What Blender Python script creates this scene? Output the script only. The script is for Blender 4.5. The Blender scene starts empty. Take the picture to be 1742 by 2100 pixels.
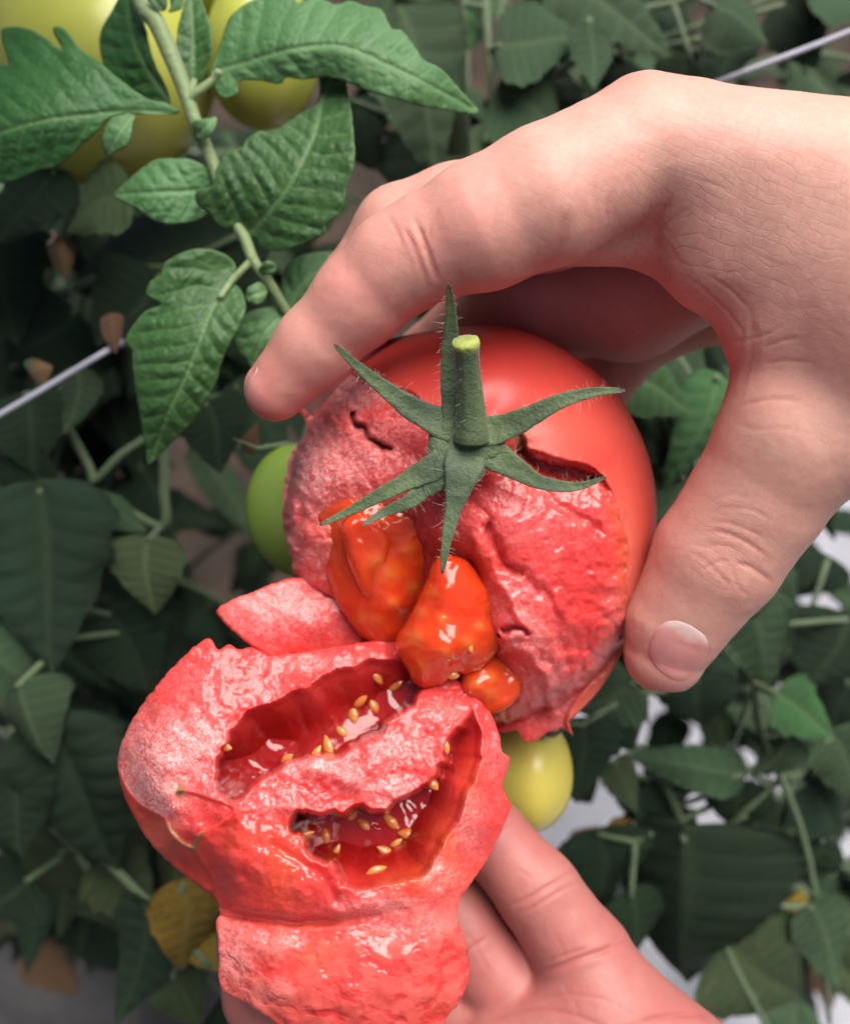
import bpy, math, random
import numpy as np
from mathutils import Matrix, Vector

random.seed(7)
rng = np.random.default_rng(7)
scene = bpy.context.scene
col = scene.collection

# ------------------------------------------------------------------ camera
D0 = 21.0                    # cm from the lens to the tomato (plane of focus)
VH = 0.944                   # height of the view at unit distance
KPX = VH * D0 / 2100.0       # cm per plan unit at the plane of focus
PITCH = math.radians(48)
CAM = np.array([0.0, 0.0, 0.78])
RIGHT = np.array([1.0, 0.0, 0.0])
FWD = np.array([0.0, math.cos(PITCH), -math.sin(PITCH)])
UP = np.array([0.0, math.sin(PITCH), math.cos(PITCH)])

cd = bpy.data.cameras.new('camera')
cam = bpy.data.objects.new('camera', cd); col.objects.link(cam)
cam.location = CAM
cam.rotation_euler = (math.pi / 2 - PITCH, 0, 0)
cd.sensor_fit = 'VERTICAL'; cd.sensor_height = 24.0; cd.sensor_width = 24.0
cd.lens = 24.0 / VH
cd.clip_start = 0.01; cd.clip_end = 400.0
cd.dof.use_dof = True; cd.dof.focus_distance = 0.20
cd.dof.aperture_fstop = cd.lens / 3.3
scene.camera = cam

# ------------------------------------------------------------------ light
SUN_EL = math.radians(74); SUN_AZ = math.radians(95)     # azimuth measured from behind the camera towards the right
world = bpy.data.worlds.new('World'); scene.world = world; world.use_nodes = True
wn = world.node_tree.nodes; wl = world.node_tree.links
sky = wn.new('ShaderNodeTexSky'); sky.sky_type = 'NISHITA'; sky.sun_disc = False
sky.sun_elevation = SUN_EL; sky.sun_rotation = math.pi - SUN_AZ
sky.air_density = 0.8; sky.dust_density = 1.5; sky.ozone_density = 1.0
bg = wn['Background']; bg.inputs['Strength'].default_value = 0.05
wl.new(sky.outputs[0], bg.inputs['Color'])
sd_ = bpy.data.lights.new('sun', 'SUN'); sd_.energy = 5.0; sd_.angle = math.radians(55); sd_.color = (1.0, 0.955, 0.89)
sun = bpy.data.objects.new('sun', sd_); col.objects.link(sun)
to_sun = Vector((math.sin(SUN_AZ) * math.cos(SUN_EL), -math.cos(SUN_AZ) * math.cos(SUN_EL), math.sin(SUN_EL)))
sun.rotation_euler = to_sun.to_track_quat('Z', 'Y').to_euler()
sun.location = to_sun * 5
vs = scene.view_settings; vs.view_transform = 'Standard'; vs.look = 'None'; vs.exposure = 0.46; vs.gamma = 1.0
vs.use_curve_mapping = False
scene.render.engine = 'CYCLES'
cy = scene.cycles
cy.use_denoising = True
try: cy.denoiser = 'OPENIMAGEDENOISE'
except Exception: pass
cy.max_bounces = 5; cy.diffuse_bounces = 2; cy.glossy_bounces = 2; cy.transmission_bounces = 3; cy.transparent_max_bounces = 4; cy.use_adaptive_sampling = True; cy.adaptive_threshold = 0.03

# ------------------------------------------------------------------ helpers
def V(px, py, z):
    """plan position (units of the traced plan) at z cm in front of the plane of focus -> cm in the camera's frame"""
    px = np.asarray(px, float); py = np.asarray(py, float); z = np.asarray(z, float)
    s = KPX * (D0 - z) / D0
    return np.stack([(px - 871) * s, (1050 - py) * s, z + 0 * s], -1)

def to_world(v):
    v = np.asarray(v, float)
    return CAM + 0.01 * (v[..., 0:1] * RIGHT + v[..., 1:2] * UP + (D0 - v[..., 2:3]) * FWD)

def Wp(px, py, z): return to_world(V(px, py, z))

def unproject(v):
    s = KPX * (D0 - v[:, 2]) / D0
    return v[:, 0] / s + 871, 1050 - v[:, 1] / s

def vnoise(p, seed=0):
    p = np.asarray(p, float)
    i = np.floor(p).astype(np.int64); f = p - i
    f = f * f * f * (f * (f * 6 - 15) + 10)
    def h(a, b, c):
        with np.errstate(over='ignore'):
            n = (a * 374761393 + b * 668265263 + c * 1274126177 + seed * 974711).astype(np.uint32)
            n = (n ^ (n >> np.uint32(13))) * np.uint32(1274126177)
            n = (n ^ (n >> np.uint32(15))) * np.uint32(2246822519)
            n = n ^ (n >> np.uint32(16))
        return n.astype(np.float64) / 4294967295.0 * 2 - 1
    x, y, z = i[:, 0], i[:, 1], i[:, 2]; fx, fy, fz = f[:, 0], f[:, 1], f[:, 2]
    L = lambda a, b, t: a + (b - a) * t
    return L(L(L(h(x, y, z), h(x + 1, y, z), fx), L(h(x, y + 1, z), h(x + 1, y + 1, z), fx), fy),
             L(L(h(x, y, z + 1), h(x + 1, y, z + 1), fx), L(h(x, y + 1, z + 1), h(x + 1, y + 1, z + 1), fx), fy), fz)

def fbm(p, oct=4, seed=0, gain=0.5):
    a, s, r = 1.0, 0.0, 0.0
    p = np.asarray(p, float)
    for o in range(oct):
        r = r + a * vnoise(p * (2.03 ** o), seed + 17 * o); s += a; a *= gain
    return r / s

def n2(P, scale, oct=3, seed=0):
    return fbm(np.concatenate([P / scale, np.full((len(P), 1), 0.37 + seed)], 1), oct, seed)

def sstep(a, b, x):
    t = np.clip((x - a) / (b - a), 0, 1); return t * t * (3 - 2 * t)

def crom(pts, spacing=8.0, closed=False):
    """resample through the given points with a Catmull-Rom curve"""
    P = np.asarray(pts, float); n = len(P); out = []
    m = n if closed else n - 1
    for i in range(m):
        p1, p2 = P[i], P[(i + 1) % n]
        p0 = P[i - 1] if (closed or i > 0) else 2 * p1 - p2
        p3 = P[(i + 2) % n] if (closed or i + 2 < n) else 2 * p2 - p1
        k = max(1, int(np.linalg.norm((p2 - p1)[:2]) / spacing))
        t = (np.arange(k) / k)[:, None]
        out.append(0.5 * (2 * p1 + (p2 - p0) * t + (2 * p0 - 5 * p1 + 4 * p2 - p3) * t ** 2 + (3 * p1 - p0 - 3 * p2 + p3) * t ** 3))
    if not closed: out.append(P[-1:])
    return np.concatenate(out)

def pdist(P, poly, closed=False, arc=False):
    """distance (and signed side / arc length) from points to a polyline"""
    A = np.asarray(poly, float)[:, :2]
    B = np.roll(A, -1, 0) if closed else A[1:]
    if not closed: A = A[:-1]
    best = np.full(len(P), 1e9); bs = np.zeros(len(P)); bt = np.zeros(len(P))
    acc = 0.0
    for a, b in zip(A, B):
        ab = b - a; L = np.linalg.norm(ab)
        if L < 1e-9: continue
        d = P - a
        t = np.clip((d @ ab) / (L * L), 0, 1)
        q = d - t[:, None] * ab
        dist = np.hypot(q[:, 0], q[:, 1])
        m = dist < best
        best[m] = dist[m]
        if arc:
            bs[m] = acc + t[m] * L
            bt[m] = np.sign(ab[0] * d[m, 1] - ab[1] * d[m, 0])
        acc += L
    return (best, bs, bt, acc) if arc else best

def inside(P, poly):
    poly = np.asarray(poly, float)[:, :2]
    r = np.zeros(len(P), bool); x, y = P[:, 0], P[:, 1]
    n = len(poly)
    for i in range(n):
        x1, y1 = poly[i]; x2, y2 = poly[(i + 1) % n]
        if y1 == y2: continue
        c = ((y1 > y) != (y2 > y)) & (x < (x2 - x1) * (y - y1) / (y2 - y1) + x1)
        r ^= c
    return r

def psd(P, poly, near=None):
    """signed distance to a closed polygon, positive inside"""
    poly = np.asarray(poly, float)[:, :2]
    if near is not None:
        lo = poly.min(0) - near; hi = poly.max(0) + near
        m = ((P > lo) & (P < hi)).all(1)
        r = np.full(len(P), -float(near))
        if m.any(): r[m] = psd(P[m], poly)
        return r
    if len(poly) > 150:                       # coarse first, exact near the border
        seg = np.linalg.norm(np.roll(poly, -1, 0) - poly, axis=1)
        kp = (np.arange(len(poly)) % 5 == 0) | (seg > 9) | (np.roll(seg, 1) > 9)
        cp_ = poly[kp]
        if len(cp_) > 0.7 * len(poly):
            d = pdist(P, poly, True); return np.where(inside(P, poly), d, -d)
        r = np.where(inside(P, cp_), 1, -1) * pdist(P, cp_, True); m = np.abs(r) < 20
        if m.any():
            Q = P[m]; d = pdist(Q, poly, True); r[m] = np.where(inside(Q, poly), d, -d)
        return r
    d = pdist(P, poly, True)
    return np.where(inside(P, poly), d, -d)

def gline(P, poly, w, near=3.2):
    """soft line mask around a polyline"""
    poly = np.asarray(poly, float)[:, :2]
    lo = poly.min(0) - w * near; hi = poly.max(0) + w * near
    m = ((P > lo) & (P < hi)).all(1); r = np.zeros(len(P))
    if m.any(): r[m] = np.exp(-(pdist(P[m], poly) / w) ** 2)
    return r

def gline_t(P, poly, w, near=3.2):
    """soft line that fades out towards both ends"""
    poly = np.asarray(poly, float)[:, :2]
    lo = poly.min(0) - w * near; hi = poly.max(0) + w * near
    m = ((P > lo) & (P < hi)).all(1); r = np.zeros(len(P))
    if m.any():
        d, s, _, L = pdist(P[m], poly, arc=True); t = s / L
        r[m] = np.exp(-(d / w) ** 2) * sstep(0, .3, t) * sstep(1, .7, t)
    return r

class RBF:
    def __init__(s, pts, c=45.0):
        a = np.asarray(pts, float); s.x = a[:, :2]; s.c = c
        n = len(a); K = s.k(s.x)
        A = np.zeros((n + 1, n + 1)); A[:n, :n] = K - 1e-6 * np.eye(n); A[:n, n] = 1; A[n, :n] = 1
        s.w = np.linalg.solve(A, np.concatenate([a[:, 2], [0]]))
    def k(s, P):
        d2 = ((P[:, None, :] - s.x[None]) ** 2).sum(-1)
        return -np.sqrt(d2 + s.c ** 2) / 100
    def __call__(s, P):
        out = np.empty(len(P))
        for i in range(0, len(P), 20000):
            out[i:i + 20000] = s.k(P[i:i + 20000]) @ s.w[:-1] + s.w[-1]
        return out

# ---- mesh objects
def mesh_fast(name, verts, faces):
    me = bpy.data.meshes.new(name)
    verts = np.asarray(verts, np.float32)
    me.vertices.add(len(verts)); me.vertices.foreach_set('co', verts.ravel())
    fl = []; fs = []
    if not isinstance(faces, (list, tuple)): faces = [faces]
    st = 0
    for F in faces:
        F = np.asarray(F, np.int32)
        if len(F) == 0: continue
        fl.append(F.ravel()); fs.append(st + np.arange(len(F)) * F.shape[1]); st += F.size
    fl = np.concatenate(fl).astype(np.int32); fs = np.concatenate(fs).astype(np.int32)
    me.loops.add(len(fl)); me.loops.foreach_set('vertex_index', fl)
    me.polygons.add(len(fs)); me.polygons.foreach_set('loop_start', fs)
    me.polygons.foreach_set('use_smooth', np.ones(len(fs), bool))
    me.update(calc_edges=True); me.validate()
    return me

def set_attr(me, attrs):
    for k, a in (attrs or {}).items():
        at = me.attributes.new(k, 'FLOAT', 'POINT')
        at.data.foreach_set('value', np.asarray(a, np.float32))

def tag(o, label=None, cat=None, group=None, kind=None):
    if label: o['label'] = label
    if cat: o['category'] = cat
    if group: o['group'] = group
    if kind: o['kind'] = kind
    return o

def thing(name, loc, label, cat, group=None):
    o = bpy.data.objects.new(name, None); col.objects.link(o)
    o.empty_display_size = 0.01
    o.location = tuple(np.asarray(loc, float))
    return tag(o, label, cat, group)

def wloc(o):
    v = np.zeros(3)
    while o is not None:
        v = v + np.array(o.location); o = o.parent
    return v

def part(name, vview, faces, mat, parent=None, attrs=None, flat=False, world_co=False):
    """one mesh object; vertices given in the camera's frame (cm) or the world (m)"""
    w = np.asarray(vview, float) if world_co else to_world(vview)
    org = wloc(parent) if parent is not None else w.mean(0)
    me = mesh_fast(name, w - org, faces)
    set_attr(me, attrs)
    me.materials.append(mat)
    if flat: me.polygons.foreach_set('use_smooth', np.zeros(len(me.polygons), bool))
    o = bpy.data.objects.new(name, me); col.objects.link(o)
    if parent is not None: o.parent = parent
    else: o.location = tuple(org)
    return o

def tube(pts, rad, seg=10, flat=1.0, side=None, caps=True):
    """swept tube; flat<1 squashes it across its side direction"""
    P = np.asarray(pts, float); n = len(P); rad = np.broadcast_to(np.asarray(rad, float), (n,))
    T = np.gradient(P, axis=0); T /= np.linalg.norm(T, axis=1)[:, None] + 1e-12
    s = np.array(side if side is not None else [0.0, 0.0, 1.0], float)
    verts = []
    for i in range(n):
        u = s - T[i] * (s @ T[i])
        if np.linalg.norm(u) < 1e-4: u = np.cross(T[i], [0.3, 0.9, 0.1])
        u /= np.linalg.norm(u); w = np.cross(T[i], u)
        if side is None: s = u
        a = np.arange(seg) / seg * 2 * np.pi
        verts.append(P[i] + rad[i] * (np.cos(a)[:, None] * w + flat * np.sin(a)[:, None] * u))
    v = np.concatenate(verts)
    i, j = np.meshgrid(np.arange(n - 1), np.arange(seg), indexing='ij')
    i = i.ravel(); j = j.ravel(); k = (j + 1) % seg
    q = np.stack([i * seg + j, i * seg + k, (i + 1) * seg + k, (i + 1) * seg + j], 1)
    faces = [q]
    if caps:
        c0, c1 = len(v), len(v) + 1
        v = np.concatenate([v, P[:1], P[-1:]])
        j = np.arange(seg); k = (j + 1) % seg
        faces.append(np.concatenate([np.stack([np.full(seg, c0), k, j], 1), np.stack([np.full(seg, c1), (n - 1) * seg + j, (n - 1) * seg + k], 1)]))
    return v, faces

def join(parts):
    vs_, q, t, o = [], [], [], 0
    for v, fs in parts:
        vs_.append(v)
        for F in fs:
            F = np.asarray(F)
            if len(F) == 0: continue
            (q if F.shape[1] == 4 else t).append(F + o)
        o += len(v)
    out = []
    if q: out.append(np.concatenate(q))
    if t: out.append(np.concatenate(t))
    return np.concatenate(vs_), out

def relief(outline, zf, zb, step=3.0, drop=0.08, Rf=10.0):
    """closed solid: traced outline with its own front zf(P, sd) and back zb(P, sd, zfront), both in cm"""
    O = np.asarray(outline, float)[:, :2]
    lo = O.min(0) - 2 * step; hi = O.max(0) + 2 * step
    gx = np.arange(lo[0], hi[0], step); gy = np.arange(lo[1], hi[1], step)
    nx, ny = len(gx), len(gy)
    P = np.stack(np.meshgrid(gx, gy, indexing='ij'), -1).reshape(-1, 2)
    sd = psd(P, O)
    keep = (sd > -0.7 * step).reshape(nx, ny)
    cell = keep[:-1, :-1] & keep[1:, :-1] & keep[1:, 1:] & keep[:-1, 1:]
    cnt = np.zeros((nx, ny), int)
    for a, b in ((0, 0), (1, 0), (0, 1), (1, 1)): cnt[a:a + nx - 1, b:b + ny - 1] += cell
    used = cnt.ravel() > 0
    idx = np.nonzero(used)[0]
    bnd = (cnt.ravel()[idx] < 4)
    Q = P[idx].copy(); s = sd[idx].copy()
    # pull border points on to the outline
    b = np.nonzero(bnd)[0]
    A = O; Bp = np.roll(O, -1, 0); ab = Bp - A; L2 = (ab ** 2).sum(1) + 1e-12
    for k in range(0, len(b), 4000):
        bb = b[k:k + 4000]
        d = Q[bb][:, None] - A[None]
        t = np.clip((d * ab).sum(-1) / L2, 0, 1)
        q = A[None] + t[..., None] * ab
        m = ((Q[bb][:, None] - q) ** 2).sum(-1).argmin(1)
        Q[bb] = q[np.arange(len(bb)), m]
    s[bnd] = 0
    s = np.maximum(s, 0)
    pf = np.sqrt(1 - (1 - np.clip(s / Rf, 0, 1)) ** 2)
    z1 = zf(Q, s) - drop * (1 - pf)
    z2 = zb(Q, s, z1)
    z2 = np.where(bnd, z1, np.minimum(z2, z1 - 0.01))
    n = len(Q)
    fi = np.full(nx * ny, -1); fi[idx] = np.arange(n)
    inner = np.nonzero(~bnd)[0]
    bi = np.arange(n); bi[inner] = n + np.arange(len(inner))
    ci, cj = np.nonzero(cell)
    c = np.stack([ci * ny + cj, (ci + 1) * ny + cj, (ci + 1) * ny + cj + 1, ci * ny + cj + 1], 1)
    f = fi[c]
    front = f[:, ::-1]        # plan y runs down: flip so that normals face the viewer
    back = bi[f]
    v = np.concatenate([V(Q[:, 0], Q[:, 1], z1), V(Q[inner, 0], Q[inner, 1], z2[inner])])
    uv = np.concatenate([Q, Q[inner]])
    isback = np.concatenate([np.zeros(n), np.ones(len(inner))])
    ss = np.concatenate([s, s[inner]])
    return v, front, back, uv, ss, isback

def split_mesh(v, F, sel, attrs):
    """faces sel of F as their own vertex list"""
    f = F[sel]; u, inv = np.unique(f, return_inverse=True)
    return v[u], inv.reshape(f.shape), {k: a[u] for k, a in attrs.items()}

# ---- distance-field bodies
def smin(a, b, k):
    h = np.maximum(k - np.abs(a - b), 0) / k
    return np.minimum(a, b) - h * h * k * 0.25

def prim(p):
    px, py, z, r = p
    return V(px, py, z), r * KPX * (D0 - z) / D0

def d_cone(X, a, b):
    (pa, ra), (pb, rb) = prim(a), prim(b)
    ba = (pb - pa).astype(np.float32)
    t = np.clip(((X - pa.astype(np.float32)) @ ba) / float(ba @ ba), 0, 1)
    q = X - pa.astype(np.float32) - t[:, None] * ba
    return np.sqrt((q * q).sum(1)) - (ra + t * (rb - ra)).astype(np.float32)

def d_chain(X, pts, k=0.12):
    d = None
    for a, b in zip(pts[:-1], pts[1:]):
        e = d_cone(X, a, b); d = e if d is None else smin(d, e, k)
    return d

def surface_net(sdf, lo, hi, h):
    B = 4
    n = np.ceil((np.asarray(hi) - lo) / (h * B)).astype(int)
    lo = np.asarray(lo, np.float32)
    cc = np.stack(np.meshgrid(*[np.arange(k) for k in n], indexing='ij'), -1).reshape(-1, 3)
    cen = lo + (cc * B + (B - 1) / 2).astype(np.float32) * h
    fc = sdf(cen.astype(np.float32))
    f = np.broadcast_to(fc.reshape(n[0], 1, n[1], 1, n[2], 1), (n[0], B, n[1], B, n[2], B)).astype(np.float32).copy()
    act = np.nonzero(np.abs(fc) < h * B * 1.35)[0]
    off = np.stack(np.meshgrid(*[np.arange(B)] * 3, indexing='ij'), -1).reshape(-1, 3)
    for i in range(0, len(act), 8000):
        a = act[i:i + 8000]
        g = (cc[a] * B)[:, None] + off[None]
        val = sdf((lo + g.reshape(-1, 3).astype(np.float32) * h).astype(np.float32)).reshape(len(a), B, B, B)
        f[cc[a, 0], :, cc[a, 1], :, cc[a, 2], :] = val
    N = n * B
    f = f.reshape(N)
    s = f < 0
    c = s[:-1] .astype(np.int8)
    cnt = np.zeros(tuple(N - 1), np.int8)
    for i in (0, 1):
        for j in (0, 1):
            for k in (0, 1):
                cnt += s[i:N[0] - 1 + i, j:N[1] - 1 + j, k:N[2] - 1 + k]
    cells = np.argwhere((cnt > 0) & (cnt < 8))
    ids = np.full(tuple(N - 1), -1, np.int32); ids[tuple(cells.T)] = np.arange(len(cells))
    acc = np.zeros((len(cells), 3)); num = np.zeros(len(cells))
    corners = [(i, j, k) for i in (0, 1) for j in (0, 1) for k in (0, 1)]
    val = {c_: f[cells[:, 0] + c_[0], cells[:, 1] + c_[1], cells[:, 2] + c_[2]] for c_ in corners}
    for a in corners:
        for ax in range(3):
            if a[ax]: continue
            b = list(a); b[ax] = 1; b = tuple(b)
            va, vb = val[a], val[b]
            m = (va < 0) != (vb < 0)
            t = va[m] / (va[m] - vb[m])
            p = np.tile(np.array(a, float), (m.sum(), 1)); p[:, ax] = t
            acc[m] += p; num[m] += 1
    v = lo + (cells + acc / num[:, None]) * h
    quads = []
    for ax in range(3):
        o1, o2 = [(1, 2), (2, 0), (0, 1)][ax]
        sl = [slice(None)] * 3; sl2 = [slice(None)] * 3
        sl[ax] = slice(0, N[ax] - 1); sl2[ax] = slice(1, N[ax])
        s1, s2 = s[tuple(sl)], s[tuple(sl2)]
        e = np.argwhere(s1 != s2)
        e = e[(e[:, o1] > 0) & (e[:, o2] > 0) & (e[:, o1] < N[o1] - 1) & (e[:, o2] < N[o2] - 1)]
        flip = s2[tuple(e.T)]
        def g(a, b):
            q = e.copy(); q[:, o1] -= a; q[:, o2] -= b
            return ids[tuple(q.T)]
        Q = np.stack([g(1, 1), g(0, 1), g(0, 0), g(1, 0)], 1)
        Q[flip] = Q[flip][:, ::-1]
        quads.append(Q)
    Q = np.concatenate(quads)
    Q = Q[(Q >= 0).all(1)]
    return v, Q

def vnormals(v, Q):
    n = np.cross(v[Q[:, 2]] - v[Q[:, 0]], v[Q[:, 3]] - v[Q[:, 1]])
    out = np.zeros_like(v)
    for k in range(4): np.add.at(out, Q[:, k], n)
    return out / (np.linalg.norm(out, axis=1)[:, None] + 1e-12)

def smooth_mesh(v, Q, it=2, lam=0.5):
    e = np.concatenate([Q[:, [0, 1]], Q[:, [1, 2]], Q[:, [2, 3]], Q[:, [3, 0]]])
    deg = np.bincount(e[:, 0], minlength=len(v)) + np.bincount(e[:, 1], minlength=len(v))
    for _ in range(it):
        s = np.zeros_like(v)
        for k in range(3):
            s[:, k] = np.bincount(e[:, 0], v[e[:, 1], k], len(v)) + np.bincount(e[:, 1], v[e[:, 0], k], len(v))
        v = v + lam * (s / deg[:, None] - v)
    return v

def front_z(sdf, px, py, z0=6.0):
    """where the view ray through a plan point first meets a body"""
    px = np.asarray(px, float); z = np.full(px.shape, z0)
    for _ in range(70):
        d = sdf(V(px, py, z).astype(np.float32)); z = z - np.clip(d, -0.1, 1.0) * 0.9
    return z

# ---- materials
class M:
    def __init__(s, name):
        s.m = bpy.data.materials.new(name); s.m.use_nodes = True
        s.t = s.m.node_tree; s.n = s.t.nodes; s.l = s.t.links
        s.b = s.n['Principled BSDF']; s.out = s.n['Material Output']
        s._co = None
    def set(s, **kw):
        for k, v in kw.items():
            i = s.b.inputs[k.replace('_', ' ')]
            if isinstance(v, bpy.types.NodeSocket): s.l.new(v, i)
            else: i.default_value = v
        return s
    def coord(s):
        if s._co is None: s._co = s.n.new('ShaderNodeTexCoord').outputs['Object']
        return s._co
    def mapping(s, scale, rot=(0, 0, 0)):
        n = s.n.new('ShaderNodeMapping'); n.inputs['Scale'].default_value = scale; n.inputs['Rotation'].default_value = rot
        s.l.new(s.coord(), n.inputs['Vector']); return n.outputs[0]
    def noise(s, scale, detail=4, rough=0.55, dist=0.0, vec=None):
        n = s.n.new('ShaderNodeTexNoise'); n.inputs['Scale'].default_value = scale; n.inputs['Detail'].default_value = detail
        n.inputs['Roughness'].default_value = rough; n.inputs['Distortion'].default_value = dist
        s.l.new(vec or s.coord(), n.inputs['Vector']); return n.outputs['Fac']
    def voro(s, scale, feature='F1', vec=None, rnd=1.0):
        n = s.n.new('ShaderNodeTexVoronoi'); n.feature = feature; n.inputs['Scale'].default_value = scale
        n.inputs['Randomness'].default_value = rnd
        s.l.new(vec or s.coord(), n.inputs['Vector']); return n.outputs['Distance']
    def attr(s, name):
        n = s.n.new('ShaderNodeAttribute'); n.attribute_name = name; return n.outputs['Fac']
    def objrand(s): return s.n.new('ShaderNodeObjectInfo').outputs['Random']
    def ramp(s, fac, stops):
        n = s.n.new('ShaderNodeValToRGB'); e = n.color_ramp.elements
        while len(e) > 1: e.remove(e[-1])
        for i, (p, c) in enumerate(stops):
            el = e[0] if i == 0 else e.new(p)
            el.position = p
            c = (c, c, c) if not isinstance(c, (tuple, list)) else c
            el.color = (*c[:3], 1)
        s.l.new(fac, n.inputs['Fac']); return n.outputs['Color']
    def mix(s, fac, a, b, mode='MIX'):
        n = s.n.new('ShaderNodeMix'); n.data_type = 'RGBA'; n.blend_type = mode
        for sock, v in ((n.inputs[0], fac), (n.inputs[6], a), (n.inputs[7], b)):
            if isinstance(v, bpy.types.NodeSocket): s.l.new(v, sock)
            elif isinstance(v, (tuple, list)): sock.default_value = (*v[:3], 1)
            else: sock.default_value = v
        return n.outputs[2]
    def math(s, op, a, b=0.0, clamp=False):
        n = s.n.new('ShaderNodeMath'); n.operation = op; n.use_clamp = clamp
        for sock, v in ((n.inputs[0], a), (n.inputs[1], b)):
            if isinstance(v, bpy.types.NodeSocket): s.l.new(v, sock)
            else: sock.default_value = v
        return n.outputs[0]
    def bump(s, height, dist, strength=1.0, normal=None):
        n = s.n.new('ShaderNodeBump'); n.inputs['Distance'].default_value = dist; n.inputs['Strength'].default_value = strength
        s.l.new(height, n.inputs['Height'])
        if normal is not None: s.l.new(normal, n.inputs['Normal'])
        return n.outputs[0]
# ================================================================== setting: ground
m = M('soil')
c = m.mix(m.noise(35, 6), (0.025, 0.016, 0.011), (0.085, 0.055, 0.036))
c = m.mix(m.ramp(m.noise(9, 4), [(0.45, 0.0), (0.7, 1.0)]), c, (0.13, 0.085, 0.055))
m.set(Base_Color=c, Roughness=0.95, Normal=m.bump(m.noise(120, 8, 0.65), 0.02))
MAT_SOIL = m.m
gx = np.concatenate([[-200, -60, -15, -4], np.linspace(-1.2, 1.2, 61), [4, 15, 60, 200]])
gy = np.concatenate([[-200, -60, -15, -4], np.linspace(-0.4, 2.4, 71), [5, 15, 60, 200]])
GX, GY = np.meshgrid(gx, gy, indexing='ij')
GP = np.stack([GX.ravel(), GY.ravel()], 1)
gz = 0.02 * n2(GP, 0.25, 4, 3) * np.exp(-(np.abs(GP) / 6).max(1) ** 2)
i, j = np.meshgrid(np.arange(len(gx) - 1), np.arange(len(gy) - 1), indexing='ij'); i = i.ravel(); j = j.ravel(); ny_ = len(gy)
gq = np.stack([i * ny_ + j, (i + 1) * ny_ + j, (i + 1) * ny_ + j + 1, i * ny_ + j + 1], 1)
ground = part('ground', np.column_stack([GP, gz]), gq, MAT_SOIL, world_co=True)
tag(ground, 'dark brown soil between the tomato plants', None, None, 'structure')

# ================================================================== hands
m = M('skin')
mot = m.noise(38, 4, 0.6)
fine = m.noise(260, 3, 0.6)
red = m.attr('red')
c = m.mix(red, (0.69, 0.39, 0.31), (0.61, 0.205, 0.175))
c = m.mix(m.math('MULTIPLY', m.ramp(mot, [(0.35, 0.0), (0.7, 1.0)]), 0.24), c, (0.62, 0.215, 0.185))
c = m.mix(m.math('MULTIPLY', m.ramp(fine, [(0.4, 0.0), (0.75, 1.0)]), 0.18), c, (0.72, 0.46, 0.36))
wr_a = m.attr('wrinkle')
def fold_lines(ang, spacing, nz_scale, nz_amp, soft):
    """fine skin lines: wavy parallel grooves across the skin"""
    dt = m.n.new('ShaderNodeVectorMath'); dt.operation = 'DOT_PRODUCT'; m.l.new(m.coord(), dt.inputs[0])
    ca, sa = math.cos(math.radians(ang)), math.sin(math.radians(ang))
    dt.inputs[1].default_value = (ca, 0.743 * sa, 0.669 * sa)
    ph = m.math('ADD', m.math('MULTIPLY', dt.outputs['Value'], math.pi / spacing), m.math('MULTIPLY', m.noise(nz_scale, 3, 0.55), nz_amp))
    return m.ramp(m.math('ABSOLUTE', m.math('SINE', ph)), [(0.0, 0.0), (soft, 0.75), (soft * 2.2, 1.0)])
e1 = m.math('MINIMUM', fold_lines(62, 0.0015, 85, 15, 0.20), fold_lines(-24, 0.0017, 100, 13, 0.16))
e1 = m.math('MINIMUM', e1, m.ramp(m.noise(420, 2), [(0.2, 0.3), (0.5, 1.0)]))
c = m.mix(m.math('MULTIPLY', m.math('SUBTRACT', 1.0, e1), m.math('MULTIPLY', wr_a, 0.36)), c, (0.50, 0.16, 0.13))
c = m.mix(m.math('MULTIPLY', m.ramp(m.noise(900, 3, 0.6), [(0.42, 0.0), (0.66, 1.0)]), 0.16), c, (0.58, 0.22, 0.18))
h = m.math('MULTIPLY', e1, wr_a)
h = m.math('ADD', h, m.math('MULTIPLY', m.noise(1500, 2), 0.7))
m.set(Base_Color=c, Roughness=m.math('ADD', 0.43, m.math('MULTIPLY', fine, 0.14)), Specular_IOR_Level=0.42,
      Subsurface_Weight=0.35, Subsurface_Radius=(1.0, 0.35, 0.2), Subsurface_Scale=0.0035,
      Normal=m.bump(h, 0.00005, 0.85))
MAT_SKIN = m.m
MAT_PALM_SHADED = MAT_SKIN.copy(); MAT_PALM_SHADED.name = 'palm_skin_shaded'
for nd in MAT_PALM_SHADED.node_tree.nodes:                       # palm flush plus the shade on this hand, put into the skin colour
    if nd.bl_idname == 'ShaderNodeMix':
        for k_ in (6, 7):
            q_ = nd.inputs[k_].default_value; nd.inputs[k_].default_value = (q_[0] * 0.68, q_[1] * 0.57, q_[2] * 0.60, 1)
m = M('fingernail')
m.set(Base_Color=m.mix(m.attr('lunula'), m.mix(m.noise(300, 3), (0.60, 0.235, 0.215), (0.66, 0.30, 0.27)), (0.72, 0.50, 0.47)),
      Roughness=0.36, Specular_IOR_Level=0.4, Subsurface_Weight=0.3, Subsurface_Scale=0.002, Subsurface_Radius=(1, .4, .3),
      Normal=m.bump(m.noise(900, 2), 0.0001, 0.4))
MAT_NAIL = m.m

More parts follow.
